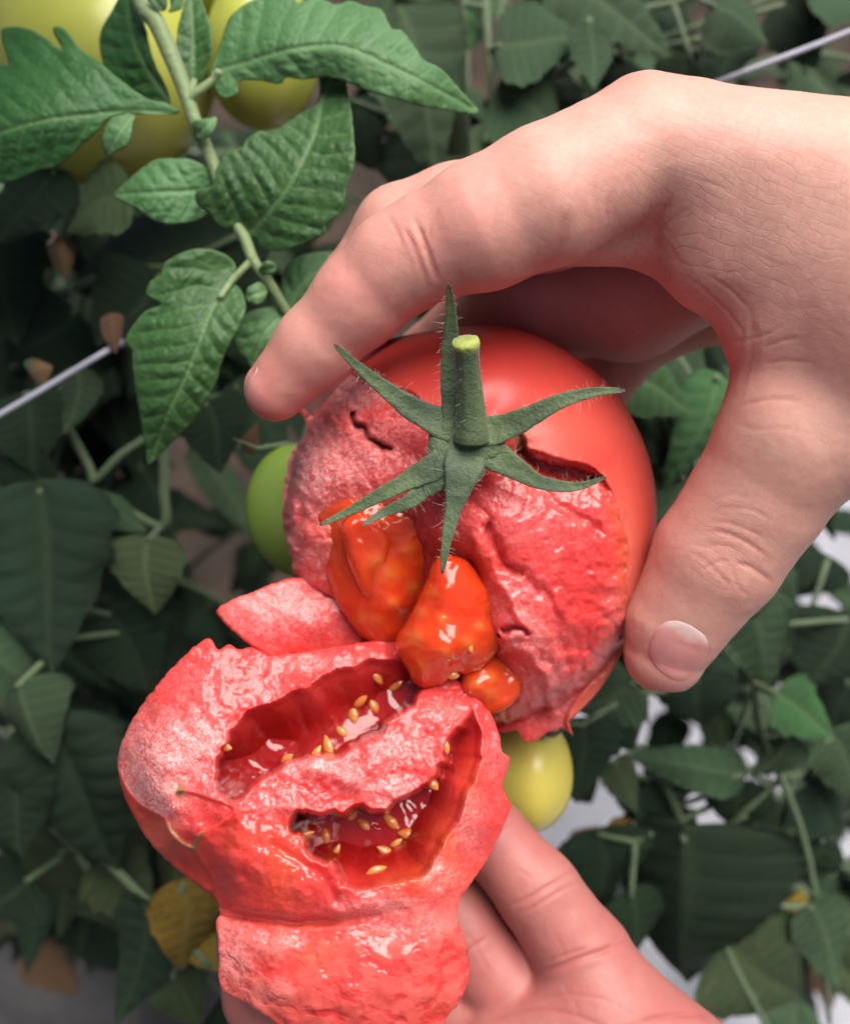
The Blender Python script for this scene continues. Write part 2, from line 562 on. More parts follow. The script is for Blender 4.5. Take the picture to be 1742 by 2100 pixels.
def build_hand(sdf, lo, hi, h, creases, redspots, wrfun, name, label, mat=None):
    v, Q = surface_net(sdf, lo, hi, h)
    v = smooth_mesh(v, Q, 3, 0.5)
    n = vnormals(v, Q)
    u, w_ = unproject(v); P = np.stack([u, w_], 1)
    disp = 0.02 * fbm(v * 1.1, 3, 5) + 0.005 * fbm(v * 5, 2, 9)
    fr = n[:, 2] > 0.02
    Pf = P[fr]; dd = np.zeros(len(Pf))
    for pts, w, dep, *zr in creases:
        g = gline_t(Pf, crom(pts, 8), w)
        if zr: g *= (v[fr, 2] > zr[0]) & (v[fr, 2] < zr[1])
        # a crease has slightly raised lips
        g2 = gline_t(Pf, crom(pts, 8), w * 2.4)
        if zr: g2 *= (v[fr, 2] > zr[0]) & (v[fr, 2] < zr[1])
        dd += 0.8 * (-dep * g + 0.14 * dep * g2)
    crs = np.zeros(len(v)); crs[fr] = np.clip(-dd / 0.014, 0, 1)
    disp[fr] += dd * np.clip(n[fr, 2] * 2, 0, 1)
    v = v + n * disp[:, None]
    red = np.zeros(len(v))
    for (px, py, z, r, a) in redspots:
        cpt = V(px, py, z); rr = r * KPX
        red = np.maximum(red, a * np.exp(-((v - cpt) ** 2).sum(1) / rr ** 2))
    red = np.clip(red + 0.12 * fbm(v * 0.8, 3, 21) + 0.22 * crs, 0, 1)
    o = part(name, v, Q, mat or MAT_SKIN, None, {'red': red, 'wrinkle': wrfun(P, v)})
    return tag(o, label, 'hand')

# ---- hand that grips the upper half: fingers over the top, thumb on the right
RH_palm = [((1322, 302, 1.0, 134), (1850, 420, 1.4, 196)), ((1500, 492, 0.5, 162), (1900, 600, 1.0, 260)),
           ((1612, 690, 0.5, 124), (1900, 700, 0.8, 230)), ((1632, 890, 0.2, 146), (1900, 735, 0.6, 225)),
           ((1900, 610, 0.8, 300), (2500, 660, 1.2, 265)), ((1500, 470, -1.2, 160), (1900, 600, -0.5, 260)),
           ((1420, 360, -1.0, 132), (1850, 480, -0.3, 200)), ((1540, 480, -2.6, 130), (1850, 560, -1.2, 200)),
           ((1640, 590, -3.6, 110), (1850, 620, -1.6, 180)), ((1345, 455, -0.2, 86), (1420, 430, 0.1, 110))]
RH_index = [(1322, 302, 1.0, 136), (1120, 402, 1.1, 140), (985, 464, 1.0, 130), (880, 508, 0.8, 108), (818, 540, 0.65, 104), (735, 618, 0.35, 94),
            (647, 708, 0.0, 82), (566, 798, -0.3, 66)]
RH_mid = [(1420, 360, -1.2, 130), (1110, 425, -1.4, 128), (930, 455, -1.5, 112), (830, 485, -1.7, 104), (735, 610, -2.1, 90), (690, 760, -2.8, 74), (684, 850, -3.1, 60)]
RH_ring = [(1540, 480, -2.8, 130), (1290, 605, -3.5, 132), (1090, 600, -3.8, 122), (900, 760, -5.6, 98), (840, 950, -6.8, 78)]
RH_pink = [(1640, 590, -3.8, 110), (1440, 600, -5.3, 104), (1290, 680, -6.2, 88), (1150, 880, -7.0, 74)]
RH_thumb = [(1632, 890, 0.2, 148), (1556, 1014, -0.3, 138), (1470, 1142, -0.8, 132), (1384, 1280, -1.3, 102), (1363, 1340, -1.45, 84)]
RH_web = [(1160, 470, 0.15, 76), (1345, 455, 0.0, 92)]

def sdf_rh(X):
    pl = None
    for a, b in RH_palm:
        e = d_cone(X, a, b); pl = e if pl is None else smin(pl, e, 0.7)
    pl = smin(pl, d_cone(X, (1322, 236, 1.0, 72), (1400, 250, 1.1, 70)), 0.5)          # knuckle
    d = smin(pl, d_chain(X, RH_thumb), 0.55)
    i_ = d_chain(X, RH_index, 0.2)
    d = smin(d, d_chain(X, RH_web), 0.35)
    d = smin(d, i_, 0.16)
    for f in (RH_mid, RH_ring, RH_pink):
        d = smin(d, d_chain(X, f, 0.25), 0.10)
    return d

RC = [([(843, 436), (866, 488), (884, 540), (904, 590)], 6, 0.055), ([(820, 452), (846, 502), (868, 560), (880, 600)], 5, 0.03),
      ([(788, 430), (812, 470), (830, 520)], 4, 0.022), ([(905, 420), (880, 470), (890, 500)], 4, 0.02),
      ([(1165, 420), (1156, 460), (1142, 500), (1120, 540), (1085, 580)], 13, 0.04),
      ([(1222, 366), (1216, 400), (1214, 436)], 5, 0.014),
      ([(1260, 380), (1245, 420), (1240, 460)], 4, 0.02),
      ([(1385, 395), (1352, 440), (1348, 480), (1342, 530)], 10, 0.035), ([(1420, 420), (1372, 455), (1352, 480)], 6, 0.014),
      ([(1535, 610), (1541, 690), (1535, 745), (1506, 827)], 8, 0.028), ([(1548, 640), (1553, 720), (1540, 790)], 5, 0.014),
      ([(1525, 650), (1515, 730), (1495, 790)], 5, 0.014), ([(1400, 560), (1450, 600), (1500, 650), (1530, 700)], 4, 0.022),
      ([(1440, 560), (1490, 590), (1540, 640)], 4, 0.02), ([(1460, 690), (1500, 700), (1560, 690), (1620, 660)], 4, 0.02),
      ([(1550, 720), (1600, 700), (1650, 690)], 4, 0.02), ([(1550, 750), (1610, 740), (1680, 745)], 4, 0.016),
      ([(1500, 838), (1540, 826), (1590, 818), (1655, 824)], 5, 0.028), ([(1490, 860), (1540, 880), (1600, 878), (1660, 890)], 4, 0.014),
      ([(1428, 1093), (1470, 1090), (1515, 1105), (1555, 1130), (1588, 1156)], 5, 0.035), ([(1498, 1154), (1530, 1160), (1556, 1175), (1590, 1200)], 5, 0.04),
      ([(1425, 1170), (1450, 1162), (1474, 1150), (1500, 1154)], 4, 0.028), ([(1440, 1080), (1480, 1070), (1530, 1085), (1580, 1110)], 4, 0.02),
      ([(1410, 1130), (1445, 1150), (1480, 1185), (1510, 1215)], 4, 0.022), ([(1460, 1050), (1500, 1040), (1550, 1050), (1590, 1075)], 4, 0.016),
      ([(1400, 1105), (1440, 1120), (1475, 1118), (1520, 1128)], 4, 0.018), ([(1445, 1035), (1490, 1015), (1540, 1020)], 3.5, 0.012),
      ([(1500, 1154), (1505, 1185), (1520, 1212), (1545, 1225)], 3.5, 0.018)]
# many short skin folds over the back of the hand, running round the web of the thumb
for a in range(16):
    t0 = random.uniform(0, 1)
    cx, cy = 1180 + 520 * t0 + random.uniform(-40, 40), 300 + 330 * t0 + random.uniform(-110, 110)
    ang = math.radians(random.choice([62, 68, 115, 20, -25]) + random.uniform(-14, 14)); L = random.uniform(60, 160)
    RC.append(([(cx - L * math.cos(ang) / 2, cy - L * math.sin(ang) / 2), (cx + random.uniform(-8, 8), cy + random.uniform(-8, 8)),
                (cx + L * math.cos(ang) / 2, cy + L * math.sin(ang) / 2)], 3.0, random.uniform(0.004, 0.009)))
RRED = [(566, 798, -0.3, 190, 1.0), (760, 620, 0.3, 190, 0.9), (950, 520, 1.0, 190, 0.75), (1300, 470, 0, 130, 0.7), (690, 560, -1.5, 230, 0.6), (1100, 640, -4, 500, 0.9),
        (1360, 1340, -1.3, 150, 0.6), (1470, 1140, -.4, 150, 0.5), (1320, 210, 1.0, 120, 0.55), (1500, 760, 0.5, 140, 0.45), (1600, 1000, 0.3, 160, 0.25)]
def wr_r(P, v):
    a = np.exp(-((P[:, 0] - 1450) ** 2 / 330 ** 2 + (P[:, 1] - 470) ** 2 / 260 ** 2))
    b = np.exp(-((P[:, 0] - 1490) ** 2 + (P[:, 1] - 1130) ** 2) / 110 ** 2)
    c_ = np.exp(-((P[:, 0] - 830) ** 2 + (P[:, 1] - 500) ** 2) / 120 ** 2)
    return np.clip(0.12 + 0.8 * np.maximum(np.maximum(a, b), c_ * 0.5), 0, 1)
hand_r = build_hand(sdf_rh, V(480, 1440, 0) - [0, 0, 7.6], [15.0, 9.0, 3.6], 0.046, RC, RRED, wr_r, 'hand',
                    'hand reaching in from the right, fingers over the ripe tomato and thumb at its side')

def nail(poly, sdf, hand, tipvec, out=0.018):
    O = crom(poly, 4, True); cen = np.asarray(poly, float).mean(0)
    def zf(P, s): return front_z(sdf, P[:, 0], P[:, 1]) + out * sstep(0, 14, s) + 0.004
    v, f, b, uv, ss, isb = relief(O, zf, lambda P, s, z: z - 0.09, 2.5, 0.03, 5)
    t = (uv - cen) @ np.asarray(tipvec, float) / np.linalg.norm(tipvec)
    lun = sstep(24, 46, -t + 10 * n2(uv, 30, 2, 4))
    o = part('fingernail', v, np.concatenate([f, b]), MAT_NAIL, hand, {'lunula': lun})
    return o
nail([(1362, 1275), (1392, 1272), (1425, 1286), (1447, 1306), (1452, 1330), (1440, 1362), (1420, 1388), (1393, 1399), (1362, 1387), (1337, 1362), (1327, 1335), (1338, 1298)],
     sdf_rh, hand_r, (-0.35, 0.9))
nail([(506, 786), (513, 772), (522, 758), (529, 752), (526, 768), (517, 782), (508, 796), (503, 798)], sdf_rh, hand_r, (-0.7, 0.7), 0.02)

# ---- hand below: palm turned up, holding the torn-off lower piece
LZ = -2.6
LH_palm = [((1240, 2075, LZ, 128), (1500, 2330, LZ, 170)), ((1130, 2140, LZ, 120), (1400, 2400, LZ, 190)), ((1010, 2180, LZ - .2, 110), (1300, 2450, LZ, 190)),
           ((900, 2240, LZ - .3, 105), (1250, 2500, LZ, 190)), ((1400, 2450, LZ, 230), (2000, 3100, LZ, 270)), ((780, 2330, LZ + .1, 100), (1200, 2550, LZ, 200))]
LH_little = [(1240, 2075, LZ, 128), (1196, 1968, LZ - .25, 100), (1100, 1825, LZ - .3, 84), (1005, 1718, LZ - .6, 76), (930, 1640, LZ - .9, 60)]
LH_ring = [(1110, 2130, LZ - .5, 115), (1030, 2010, LZ - .95, 98), (940, 1900, LZ - 1.1, 90), (850, 1780, LZ - 1.2, 82), (770, 1700, LZ - 1.2, 66)]
LH_mid = [(1000, 2180, LZ - .5, 112), (850, 2030, LZ - 1.6, 96), (720, 1880, LZ - 1.9, 88), (640, 1780, LZ - 1.9, 70)]
LH_thumb = [(780, 2330, LZ + .1, 105), (640, 2180, LZ - .1, 100), (545, 2040, LZ - .4, 84), (528, 1930, LZ - .7, 80), (520, 1860, LZ - .9, 66)]
def sdf_lh(X):
    pl = None
    for a, b in LH_palm:
        e = d_cone(X, a, b); pl = e if pl is None else smin(pl, e, 0.8)
    d = smin(pl, d_chain(X, LH_little, 0.2), 0.3)
    for f in (LH_ring, LH_mid): d = smin(d, d_chain(X, f, 0.2), 0.14)
    return smin(d, d_chain(X, LH_thumb, 0.2), 0.5)
LC = [([(1030, 1862), (1075, 1845), (1120, 1820), (1190, 1776)], 5, 0.045), ([(1045, 1880), (1090, 1862), (1150, 1826), (1205, 1796)], 4, 0.03),
      ([(1094, 1996), (1140, 1985), (1190, 1965), (1240, 1950), (1296, 1926)], 7, 0.07), ([(1110, 1975), (1160, 1958), (1220, 1940)], 4, 0.03), ([(1230, 1960), (1260, 1925), (1275, 1900)], 4, 0.02),
      ([(1300, 2102), (1350, 2088), (1410, 2080), (1470, 2086)], 6, 0.06), ([(960, 2110), (1030, 2085), (1110, 2070), (1200, 2090), (1300, 2140)], 5, 0.03),
      ([(1000, 1722), (1030, 1705), (1062, 1676)], 4, 0.02),
      ([(1120, 1880), (1150, 1940), (1165, 1985)], 3.5, 0.010), ([(1150, 1850), (1185, 1910), (1200, 1950)], 3.5, 0.010), ([(1080, 2060), (1150, 2040), (1240, 2050), (1330, 2100)], 4, 0.018), ([(1220, 1990), (1260, 2040), (1280, 2100)], 4, 0.014),
      ([(950, 1900), (985, 1960), (1010, 2010)], 4, 0.014), ([(930, 1960), (965, 1945), (1010, 1915)], 4, 0.025), ([(1140, 2000), (1180, 2060), (1190, 2100)], 4, 0.012), ([(1060, 1780), (1090, 1800), (1120, 1790)], 3.5, 0.012)]
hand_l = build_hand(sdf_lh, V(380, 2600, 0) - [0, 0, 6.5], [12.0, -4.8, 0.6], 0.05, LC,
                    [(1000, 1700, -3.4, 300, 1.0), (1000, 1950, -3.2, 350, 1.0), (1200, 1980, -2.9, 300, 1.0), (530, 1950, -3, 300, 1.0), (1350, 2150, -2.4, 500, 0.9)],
                    lambda P, v: np.full(len(P), 0.32), 'hand', 'open hand at the bottom, palm up, holding the torn lower piece of tomato', MAT_PALM_SHADED)
# ================================================================== ripe tomato materials
m = M('ripe_tomato_skin')
spk = m.ramp(m.voro(900), [(0.0, 1.0), (0.16, 0.0)])
c = m.mix(m.noise(28, 4), (0.62, 0.040, 0.032), (0.68, 0.075, 0.058))
c = m.mix(m.math('MULTIPLY', m.attr('blush'), 0.7), c, (0.72, 0.17, 0.11))
c = m.mix(m.math('MULTIPLY', spk, 0.16), c, (0.85, 0.42, 0.30))
c = m.mix(m.attr('scar'), c, (0.24, 0.13, 0.05))
m.set(Base_Color=c, Roughness=0.42, Specular_IOR_Level=0.45, Coat_Weight=0.1, Coat_Roughness=0.35, Subsurface_Weight=0.2,
      Subsurface_Radius=(1, .25, .12), Subsurface_Scale=0.003,
      Normal=m.bump(m.math('ADD', m.math('MULTIPLY', m.noise(420, 3), 0.6), m.math('MULTIPLY', spk, 0.5)), 0.00012, 0.6))
MAT_TSKIN = m.m

def flesh_mat(name):
    m = M(name)
    g = m.noise(1150, 3, 0.65); big = m.noise(70, 3, 0.6, 0.6)
    vc = m.n.new('ShaderNodeTexVoronoi'); vc.inputs['Scale'].default_value = 1900; m.l.new(m.coord(), vc.inputs['Vector'])
    sep = m.n.new('ShaderNodeSeparateColor'); m.l.new(vc.outputs['Color'], sep.inputs[0])
    cr = sep.outputs[0]                                        # one random value for each juice cell
    c = m.mix(big, (0.70, 0.028, 0.030), (0.77, 0.072, 0.066))
    c = m.mix(m.attr('orange'), c, (0.70, 0.095, 0.022))
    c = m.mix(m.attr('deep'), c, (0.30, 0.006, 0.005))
    dry = m.math('MULTIPLY', m.math('ADD', 0.16, m.math('MULTIPLY', m.attr('pale'), 0.84)), m.math('SUBTRACT', 1.0, m.math('MULTIPLY', m.attr('wet'), 0.75)))
    c = m.mix(m.math('MULTIPLY', m.math('MULTIPLY', m.ramp(cr, [(0.45, 0.0), (1.0, 1.0)]), 0.6), dry), c, (0.86, 0.32, 0.31))
    pf = m.math('MULTIPLY', m.attr('pale'), m.ramp(m.math('ADD', m.math('MULTIPLY', cr, 0.4), m.math('MULTIPLY', m.noise(330, 3, 0.7), 0.8)), [(0.35, 0.2), (0.8, 1.0)]))
    c = m.mix(pf, c, (0.94, 0.42, 0.40))
    fib = m.ramp(m.noise(240, 3, 0.6, 0.4, m.mapping((1.0, 0.35, 0.6), (0.3, 0.2, 0.7))), [(0.55, 0.0), (0.75, 1.0)])      # pale strands in the pulp
    c = m.mix(m.math('MULTIPLY', fib, m.math('MULTIPLY', m.math('SUBTRACT', 1.0, m.attr('deep')), 0.22)), c, (0.88, 0.30, 0.26))
    fa = m.attr('film')
    film_ = m.ramp(m.noise(230, 2, 0.5, 0.15, m.mapping((1.0, 1.4, 1.2), (0.1, 0.2, 0.25))), [(0.38, 0.0), (0.52, 1.0)])       # juice film with dimples
    c = m.mix(m.math('MULTIPLY', m.math('MULTIPLY', film_, fa), 0.25), c, (0.86, 0.25, 0.19))  # paler pink: wet sheen painted into the colour, plus some pale flesh
    c = m.mix(m.attr('scar'), c, (0.27, 0.16, 0.06))
    rough = m.math('ADD', m.math('MULTIPLY', m.attr('wet'), -0.12), m.math('ADD', 0.30, m.math('MULTIPLY', m.math('MULTIPLY', sep.outputs[1], dry), 0.35)))
    h = m.math('MULTIPLY', m.math('ADD', m.math('MULTIPLY', vc.outputs['Distance'], -1.0), m.math('ADD', m.math('MULTIPLY', cr, 0.5), m.math('MULTIPLY', g, 0.7))), dry)
    h = m.math('ADD', h, m.math('MULTIPLY', m.noise(360, 2, 0.5, 0.6), 0.7))
    h = m.math('ADD', h, m.math('MULTIPLY', m.math('ADD', m.math('MULTIPLY', film_, 1.5), m.math('MULTIPLY', m.noise(95, 2, 0.5, 0.3), 16.0)), fa))
    h = m.math('ADD', h, m.math('MULTIPLY', m.math('MULTIPLY', fib, 0.3), m.math('SUBTRACT', 1.0, fa)))
    m.set(Base_Color=c, Roughness=m.math('MULTIPLY', m.math('MAXIMUM', rough, 0.15), m.math('SUBTRACT', 1.0, m.math('MULTIPLY', fa, 0.45))), Specular_IOR_Level=0.5, Subsurface_Weight=0.65,
          Subsurface_Radius=(1.0, 0.24, 0.2), Subsurface_Scale=0.0035, Coat_Weight=0.2, Coat_Roughness=0.22, Normal=m.bump(h, 0.00015, 1.0))
    return m.m
MAT_FLESH = flesh_mat('tomato_flesh')

m = M('seed_gel')
c = m.mix(m.noise(45, 3, 0.5, 0.5), (0.88, 0.038, 0.010), (0.95, 0.095, 0.016))
c = m.mix(m.attr('seed'), c, (0.80, 0.30, 0.06))
bp = m.bump(m.noise(120, 3, 0.5, 1.0), 0.0009, 0.7)
m.set(Base_Color=c, Roughness=0.16, Specular_IOR_Level=0.5, Subsurface_Weight=0.7, Subsurface_Radius=(1, .4, .1), Subsurface_Scale=0.008,
      Coat_Weight=0.4, Coat_Roughness=0.08, Normal=bp)
gl = m.n.new('ShaderNodeBsdfGlass'); gl.inputs['Color'].default_value = (1.0, 0.42, 0.12, 1); gl.inputs['Roughness'].default_value = 0.06; gl.inputs['IOR'].default_value = 1.34
m.l.new(bp, gl.inputs['Normal'])
mx = m.n.new('ShaderNodeMixShader'); mx.inputs[0].default_value = 0.12
m.l.new(m.b.outputs[0], mx.inputs[1]); m.l.new(gl.outputs[0], mx.inputs[2]); m.l.new(mx.outputs[0], m.out.inputs['Surface'])
MAT_GEL = m.m
m = M('tomato_juice')
m.set(Base_Color=m.mix(m.noise(40, 3), (0.26, 0.006, 0.006), (0.36, 0.014, 0.010)), Roughness=0.05, Specular_IOR_Level=0.6, Coat_Weight=0.4, Coat_Roughness=0.02,
      Normal=m.bump(m.noise(110, 2, 0.5, 1.0), 0.0022, 0.8))
MAT_JUICE = m.m
m = M('tomato_seed')
m.set(Base_Color=m.mix(m.noise(500, 3), (0.50, 0.14, 0.025), (0.66, 0.27, 0.07)), Roughness=0.15, Subsurface_Weight=0.4, Subsurface_Scale=0.002, Subsurface_Radius=(1, .5, .2),
      Coat_Weight=0.5, Coat_Roughness=0.05, Normal=m.bump(m.noise(900, 3), 0.0001, 0.5))
MAT_SEED = m.m
m = M('calyx_green')
c = m.mix(m.noise(130, 5, 0.65), (0.046, 0.076, 0.030), (0.115, 0.160, 0.065))
c = m.mix(m.ramp(m.noise(60, 4, 0.6), [(0.5, 0.0), (0.72, 1.0)]), c, (0.034, 0.06, 0.034))
c = m.mix(m.attr('tip'), c, (0.09, 0.055, 0.035))
c = m.mix(m.attr('cut'), c, m.mix(m.noise(700, 3), (0.24, 0.33, 0.05), (0.44, 0.46, 0.12)))
fz = m.ramp(m.voro(2300), [(0.0, 1.0), (0.22, 0.0)])
c = m.mix(m.math('MULTIPLY', fz, 0.28), c, (0.30, 0.36, 0.20))
m.set(Base_Color=c, Roughness=0.62, Sheen_Weight=0.25, Sheen_Roughness=0.4, Normal=m.bump(m.math('ADD', m.noise(420, 4, 0.7), m.math('MULTIPLY', fz, 0.6)), 0.0006, 0.9))
MAT_CALYX = m.m
m = M('calyx_hair'); m.set(Base_Color=(0.55, 0.58, 0.45, 1), Roughness=0.4); MAT_HAIR = m.m

def blobs(P, L, seed=1, amp=0.5, sc=22):
    r = np.zeros(len(P))
    w = 1 + amp * n2(P, sc, 3, seed)
    for x, y, rx, ry, a in L:
        r = np.maximum(r, a * np.exp(-(((P[:, 0] - x) / rx) ** 2 + ((P[:, 1] - y) / ry) ** 2) * np.clip(w, 0.2, 2)))
    return np.clip(r, 0, 1)

def jag(O, amp, scale, seed):
    O = crom(O, 3, True)
    return O + np.stack([amp * n2(O, scale, 3, seed), amp * n2(O, scale, 3, seed + 5)], 1)

# ================================================================== upper half, still on its calyx
EC = np.array([965.0, 1077.0]); ER = np.array([383.0, 413.0]); EZ = -2.4; ERZ = 3.0
def ell(P):
    d = (P - EC) / ER
    # softly five-lobed shoulders
    th = np.arctan2(P[:, 1] - 900, P[:, 0] - 965)
    r2 = (d ** 2).sum(1)
    lob = 0.035 * np.cos(5 * th + 0.6) * np.exp(-((np.hypot(P[:, 0] - 965, P[:, 1] - 900) - 120) / 120) ** 2)
    return np.clip(1 - r2 ** 1.12, 0, 1) ** 0.5, lob
def z_skin(P):
    e, lob = ell(P)
    dm = np.hypot(P[:, 0] - 968, P[:, 1] - 880)
    return EZ + ERZ * e + lob * 2 - 0.45 * np.exp(-(dm / 95) ** 2)

UP_right = [(640, 852), (650, 802), (680, 765), (730, 722), (790, 698), (850, 684), (915, 674), (980, 667), (1040, 670), (1090, 682), (1140, 706), (1190, 738), (1235, 775), (1270, 815),
            (1300, 865), (1322, 915), (1338, 970), (1346, 1040), (1343, 1100), (1333, 1160), (1316, 1225), (1298, 1280), (1280, 1325), (1255, 1375), (1225, 1420), (1190, 1458), (1165, 1480)]
UP_torn = [(1150, 1492), (1125, 1500), (1108, 1513), (1085, 1522), (1068, 1516), (1060, 1497), (1030, 1503), (1010, 1488), (985, 1470), (962, 1450), (930, 1420), (870, 1390), (800, 1335),
           (740, 1292), (700, 1240), (650, 1208), (606, 1186), (598, 1150), (583, 1090), (579, 1030), (587, 965), (598, 928), (622, 895), (630, 876)]
UO = crom(UP_right, 4)
UT = jag([UP_right[-1]] + UP_torn + [UP_right[0]], 4.5, 14, 11)
k0 = len(UT) // 60
UO = np.concatenate([UO, UT[4:-4]])
# border of the remaining skin
SK = [(664, 786), (708, 764), (743, 775), (792, 790), (822, 794), (850, 806), (866, 824), (880, 850), (930, 880), (990, 890), (1040, 886), (1062, 884), (1078, 905), (1083, 922), (1110, 928), (1133, 938),
      (1170, 946), (1202, 953), (1226, 967), (1251, 1002), (1271, 1057), (1282, 1105), (1287, 1155), (1283, 1195), (1292, 1235), (1290, 1270), (1276, 1313), (1246, 1373), (1197, 1412), (1172, 1456), (1165, 1482)]
SKc = crom(SK, 4); SKc = SKc + np.stack([3.0 * n2(SKc, 12, 3, 31), 3.0 * n2(SKc, 12, 3, 37)], 1) + (9 * n2(SKc, 45, 3, 39) * sstep(960, 1060, SKc[:, 1]))[:, None] * np.array([1.0, 0.25])
FLESH_POLY = np.concatenate([[[560, 870], [610, 830], [640, 805]], SKc, [[1200, 1600], [500, 1600], [500, 900]]])

U_D = RBF([(640, 830, .08), (700, 800, .12), (760, 815, .15), (850, 840, .15), (950, 900, .1), (1040, 900, .12), (1080, 930, .25), (1150, 960, .42), (1210, 978, .3), (1247, 1020, .06), (1268, 1100, .03),
           (1277, 1200, .02), (1267, 1290, .03), (1225, 1375, .04), (1165, 1450, .12), (1150, 1050, .30), (1200, 1120, .25), (1220, 1230, .2), (1100, 1150, .35), (1060, 1060, .30), (1000, 1020, .42),
           (1160, 1330, .22), (1110, 1480, .4), (620, 1000, .1), (600, 1080, .25), (660, 900, .12), (750, 870, .2), (650, 1100, .3), (700, 990, .25), (780, 960, .3), (830, 900, .22), (620, 1170, .5), (690, 1180, .8),
           (780, 1100, 1.2), (850, 1150, 1.5), (880, 1250, 1.6), (800, 1250, 1.5), (730, 1230, 1.1), (860, 1030, .8), (930, 1080, .55), (960, 1160, 1.1), (940, 1300, 1.6), (1000, 1350, 1.45), (990, 1430, 1.3), (1040, 1400, 1.0), (900, 1380, 1.7),
           (990, 1130, .6), (1025, 1200, .6), (1062, 1260, .4), (1035, 1310, .5), (1090, 1340, .35), (1110, 1420, .42), (1075, 1400, .7), (700, 1060, .7), (720, 1140, .95), (1060, 1470, .6)], 28)
HOLLOW = crom([(1066, 900), (1090, 928), (1130, 943), (1200, 960), (1238, 985), (1190, 1000), (1130, 985), (1085, 960), (1055, 930)], 6, True)
def z_flesh_u(P):
    d = U_D(P)
    P0 = P; P = P + 9 * np.stack([n2(P, 26, 2, 47), n2(P, 26, 2, 48)], 1)
    d = d + 0.30 * sstep(-2, 16, psd(P, HOLLOW, 40))
    d = d + 0.45 * gline(P, crom([(722, 848), (728, 868), (748, 878), (756, 900), (776, 906), (796, 922)], 4), 4.5) - 0.10 * gline(P, crom([(700, 862), (725, 900), (755, 922)], 5), 14)
    d = d + 0.28 * gline(P, crom([(1000, 1080), (1022, 1125), (1034, 1160), (1066, 1176)], 5), 9) + 0.11 * gline(P, crom([(1085, 1190), (1126, 1240), (1150, 1310), (1160, 1360)], 5), 11)
    d = d - 0.16 * gline(P, crom([(975, 1110), (1005, 1170), (1050, 1235), (1075, 1290), (1040, 1318), (1085, 1345), (1120, 1400), (1130, 1460)], 5), 13)
    d = d + 0.35 * gline(P, crom([(1030, 1290), (1060, 1288), (1078, 1298)], 5), 6)
    d = d + 0.10 * gline(P, crom([(1085, 985), (1150, 1040), (1230, 1090)], 5), 10) + 0.09 * gline(P, crom([(940, 1010), (1000, 1060), (1010, 1090)], 5), 9)
    # torn, granular surface
    left = sstep(900, 700, P[:, 0]) * sstep(1220, 1100, P[:, 1])
    d = d - 0.06 * n2(P, 70, 2, 41) - (0.012 + 0.012 * left) * n2(P, 15, 3, 42) - (0.014 + 0.022 * left) * n2(P, 5.5, 2, 43)
    # ruffled strata across the right face
    rt = sstep(980, 1080, P[:, 0]) * sstep(990, 1040, P[:, 1]) * sstep(1380, 1240, P[:, 1])
    q = P[:, 0] * 0.45 + P[:, 1] * 0.9 + 22 * n2(P, 50, 2, 44)
    d = d - rt * 0.012 * np.sin(q / 5.2) * (0.5 + n2(P, 30, 2, 45))
    return z_skin(P) - np.maximum(d, 0.015)

def z_up(P, s):
    fl = psd(P, FLESH_POLY, 60)
    zs = z_skin(P); zfz = z_flesh_u(P)
    t = sstep(-1.0, 5.0, fl)
    lip = 0.05 * np.exp(-((fl + 6) / 6) ** 2) * (0.4 + n2(P, 25, 2, 46))     # skin lifts a little at the tear
    return zs * (1 - t) + zfz * t + lip
def z_up_back(P, s, z1):
    e, _ = ell(P)
    return EZ - ERZ * 0.95 * e
v, fF, fB, uv, ss, isb = relief(UO, z_up, z_up_back, 2.6, 0.02, 6)
fl = psd(uv, FLESH_POLY, 60)
A = {
 'pale': np.clip(blobs(uv, [(640, 960, 85, 100, 1.0), (720, 800, 90, 45, .9), (710, 940, 100, 80, .8), (600, 1090, 30, 90, .6), (1110, 1400, 60, 80, .55), (1100, 1310, 60, 40, .5), (1055, 1305, 40, 22, .7), (1150, 1460, 60, 40, .5), (1265, 1300, 30, 80, .4),
                            (1080, 1060, 130, 60, .32), (1060, 1240, 60, 70, .4), (800, 870, 80, 40, .4), (1150, 935, 60, 12, .6), (640, 1150, 50, 60, .5)], 51), 0, 1),
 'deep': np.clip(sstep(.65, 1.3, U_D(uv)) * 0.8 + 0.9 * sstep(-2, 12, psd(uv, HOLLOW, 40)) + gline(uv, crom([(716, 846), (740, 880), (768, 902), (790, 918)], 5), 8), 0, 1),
 'orange': np.clip(blobs(uv, [(690, 1120, 40, 90, .6), (960, 1180, 50, 60, .6), (1000, 1420, 60, 50, .7)], 52) + 0.6 * np.exp(-(np.maximum(fl, 0) / 26) ** 2) * sstep(1180, 1240, uv[:, 0]) * sstep(980, 1060, uv[:, 1]), 0, 1),
 'wet': np.clip(sstep(.5, 1.0, U_D(uv)) + blobs(uv, [(1140, 1080, 130, 110, .85), (1100, 1220, 80, 80, .6), (1180, 1200, 80, 120, .5)], 53), 0, 1),
 'scar': blobs(uv, [(1066, 902, 14, 16, 1.0)], 54, .8, 9) + 0.6 * blobs(uv, [(1118, 753, 4, 3, 1)], 55),
 'blush': np.clip(sstep(-90, -5, fl) * sstep(0, -4, fl) * sstep(900, 1200, uv[:, 1]) * 0.6 + blobs(uv, [(1150, 880, 130, 60, .5), (1280, 1100, 40, 160, .5)], 56), 0, 1)}
A = {k: np.where(isb > 0.5, 0, a) for k, a in A.items()}
tomato_u = thing('torn_tomato', Wp(965, 1480, -2.5), 'torn-open half of a ripe red tomato with green calyx, gripped by the upper hand', 'tomato')
cen = fl[fF].mean(1)
mk = lambda sel, F: split_mesh(v, F, sel, A)
sv, sf, sa = split_mesh(v, np.concatenate([fF[cen < 0], fB]), np.ones((cen < 0).sum() + len(fB), bool), A)
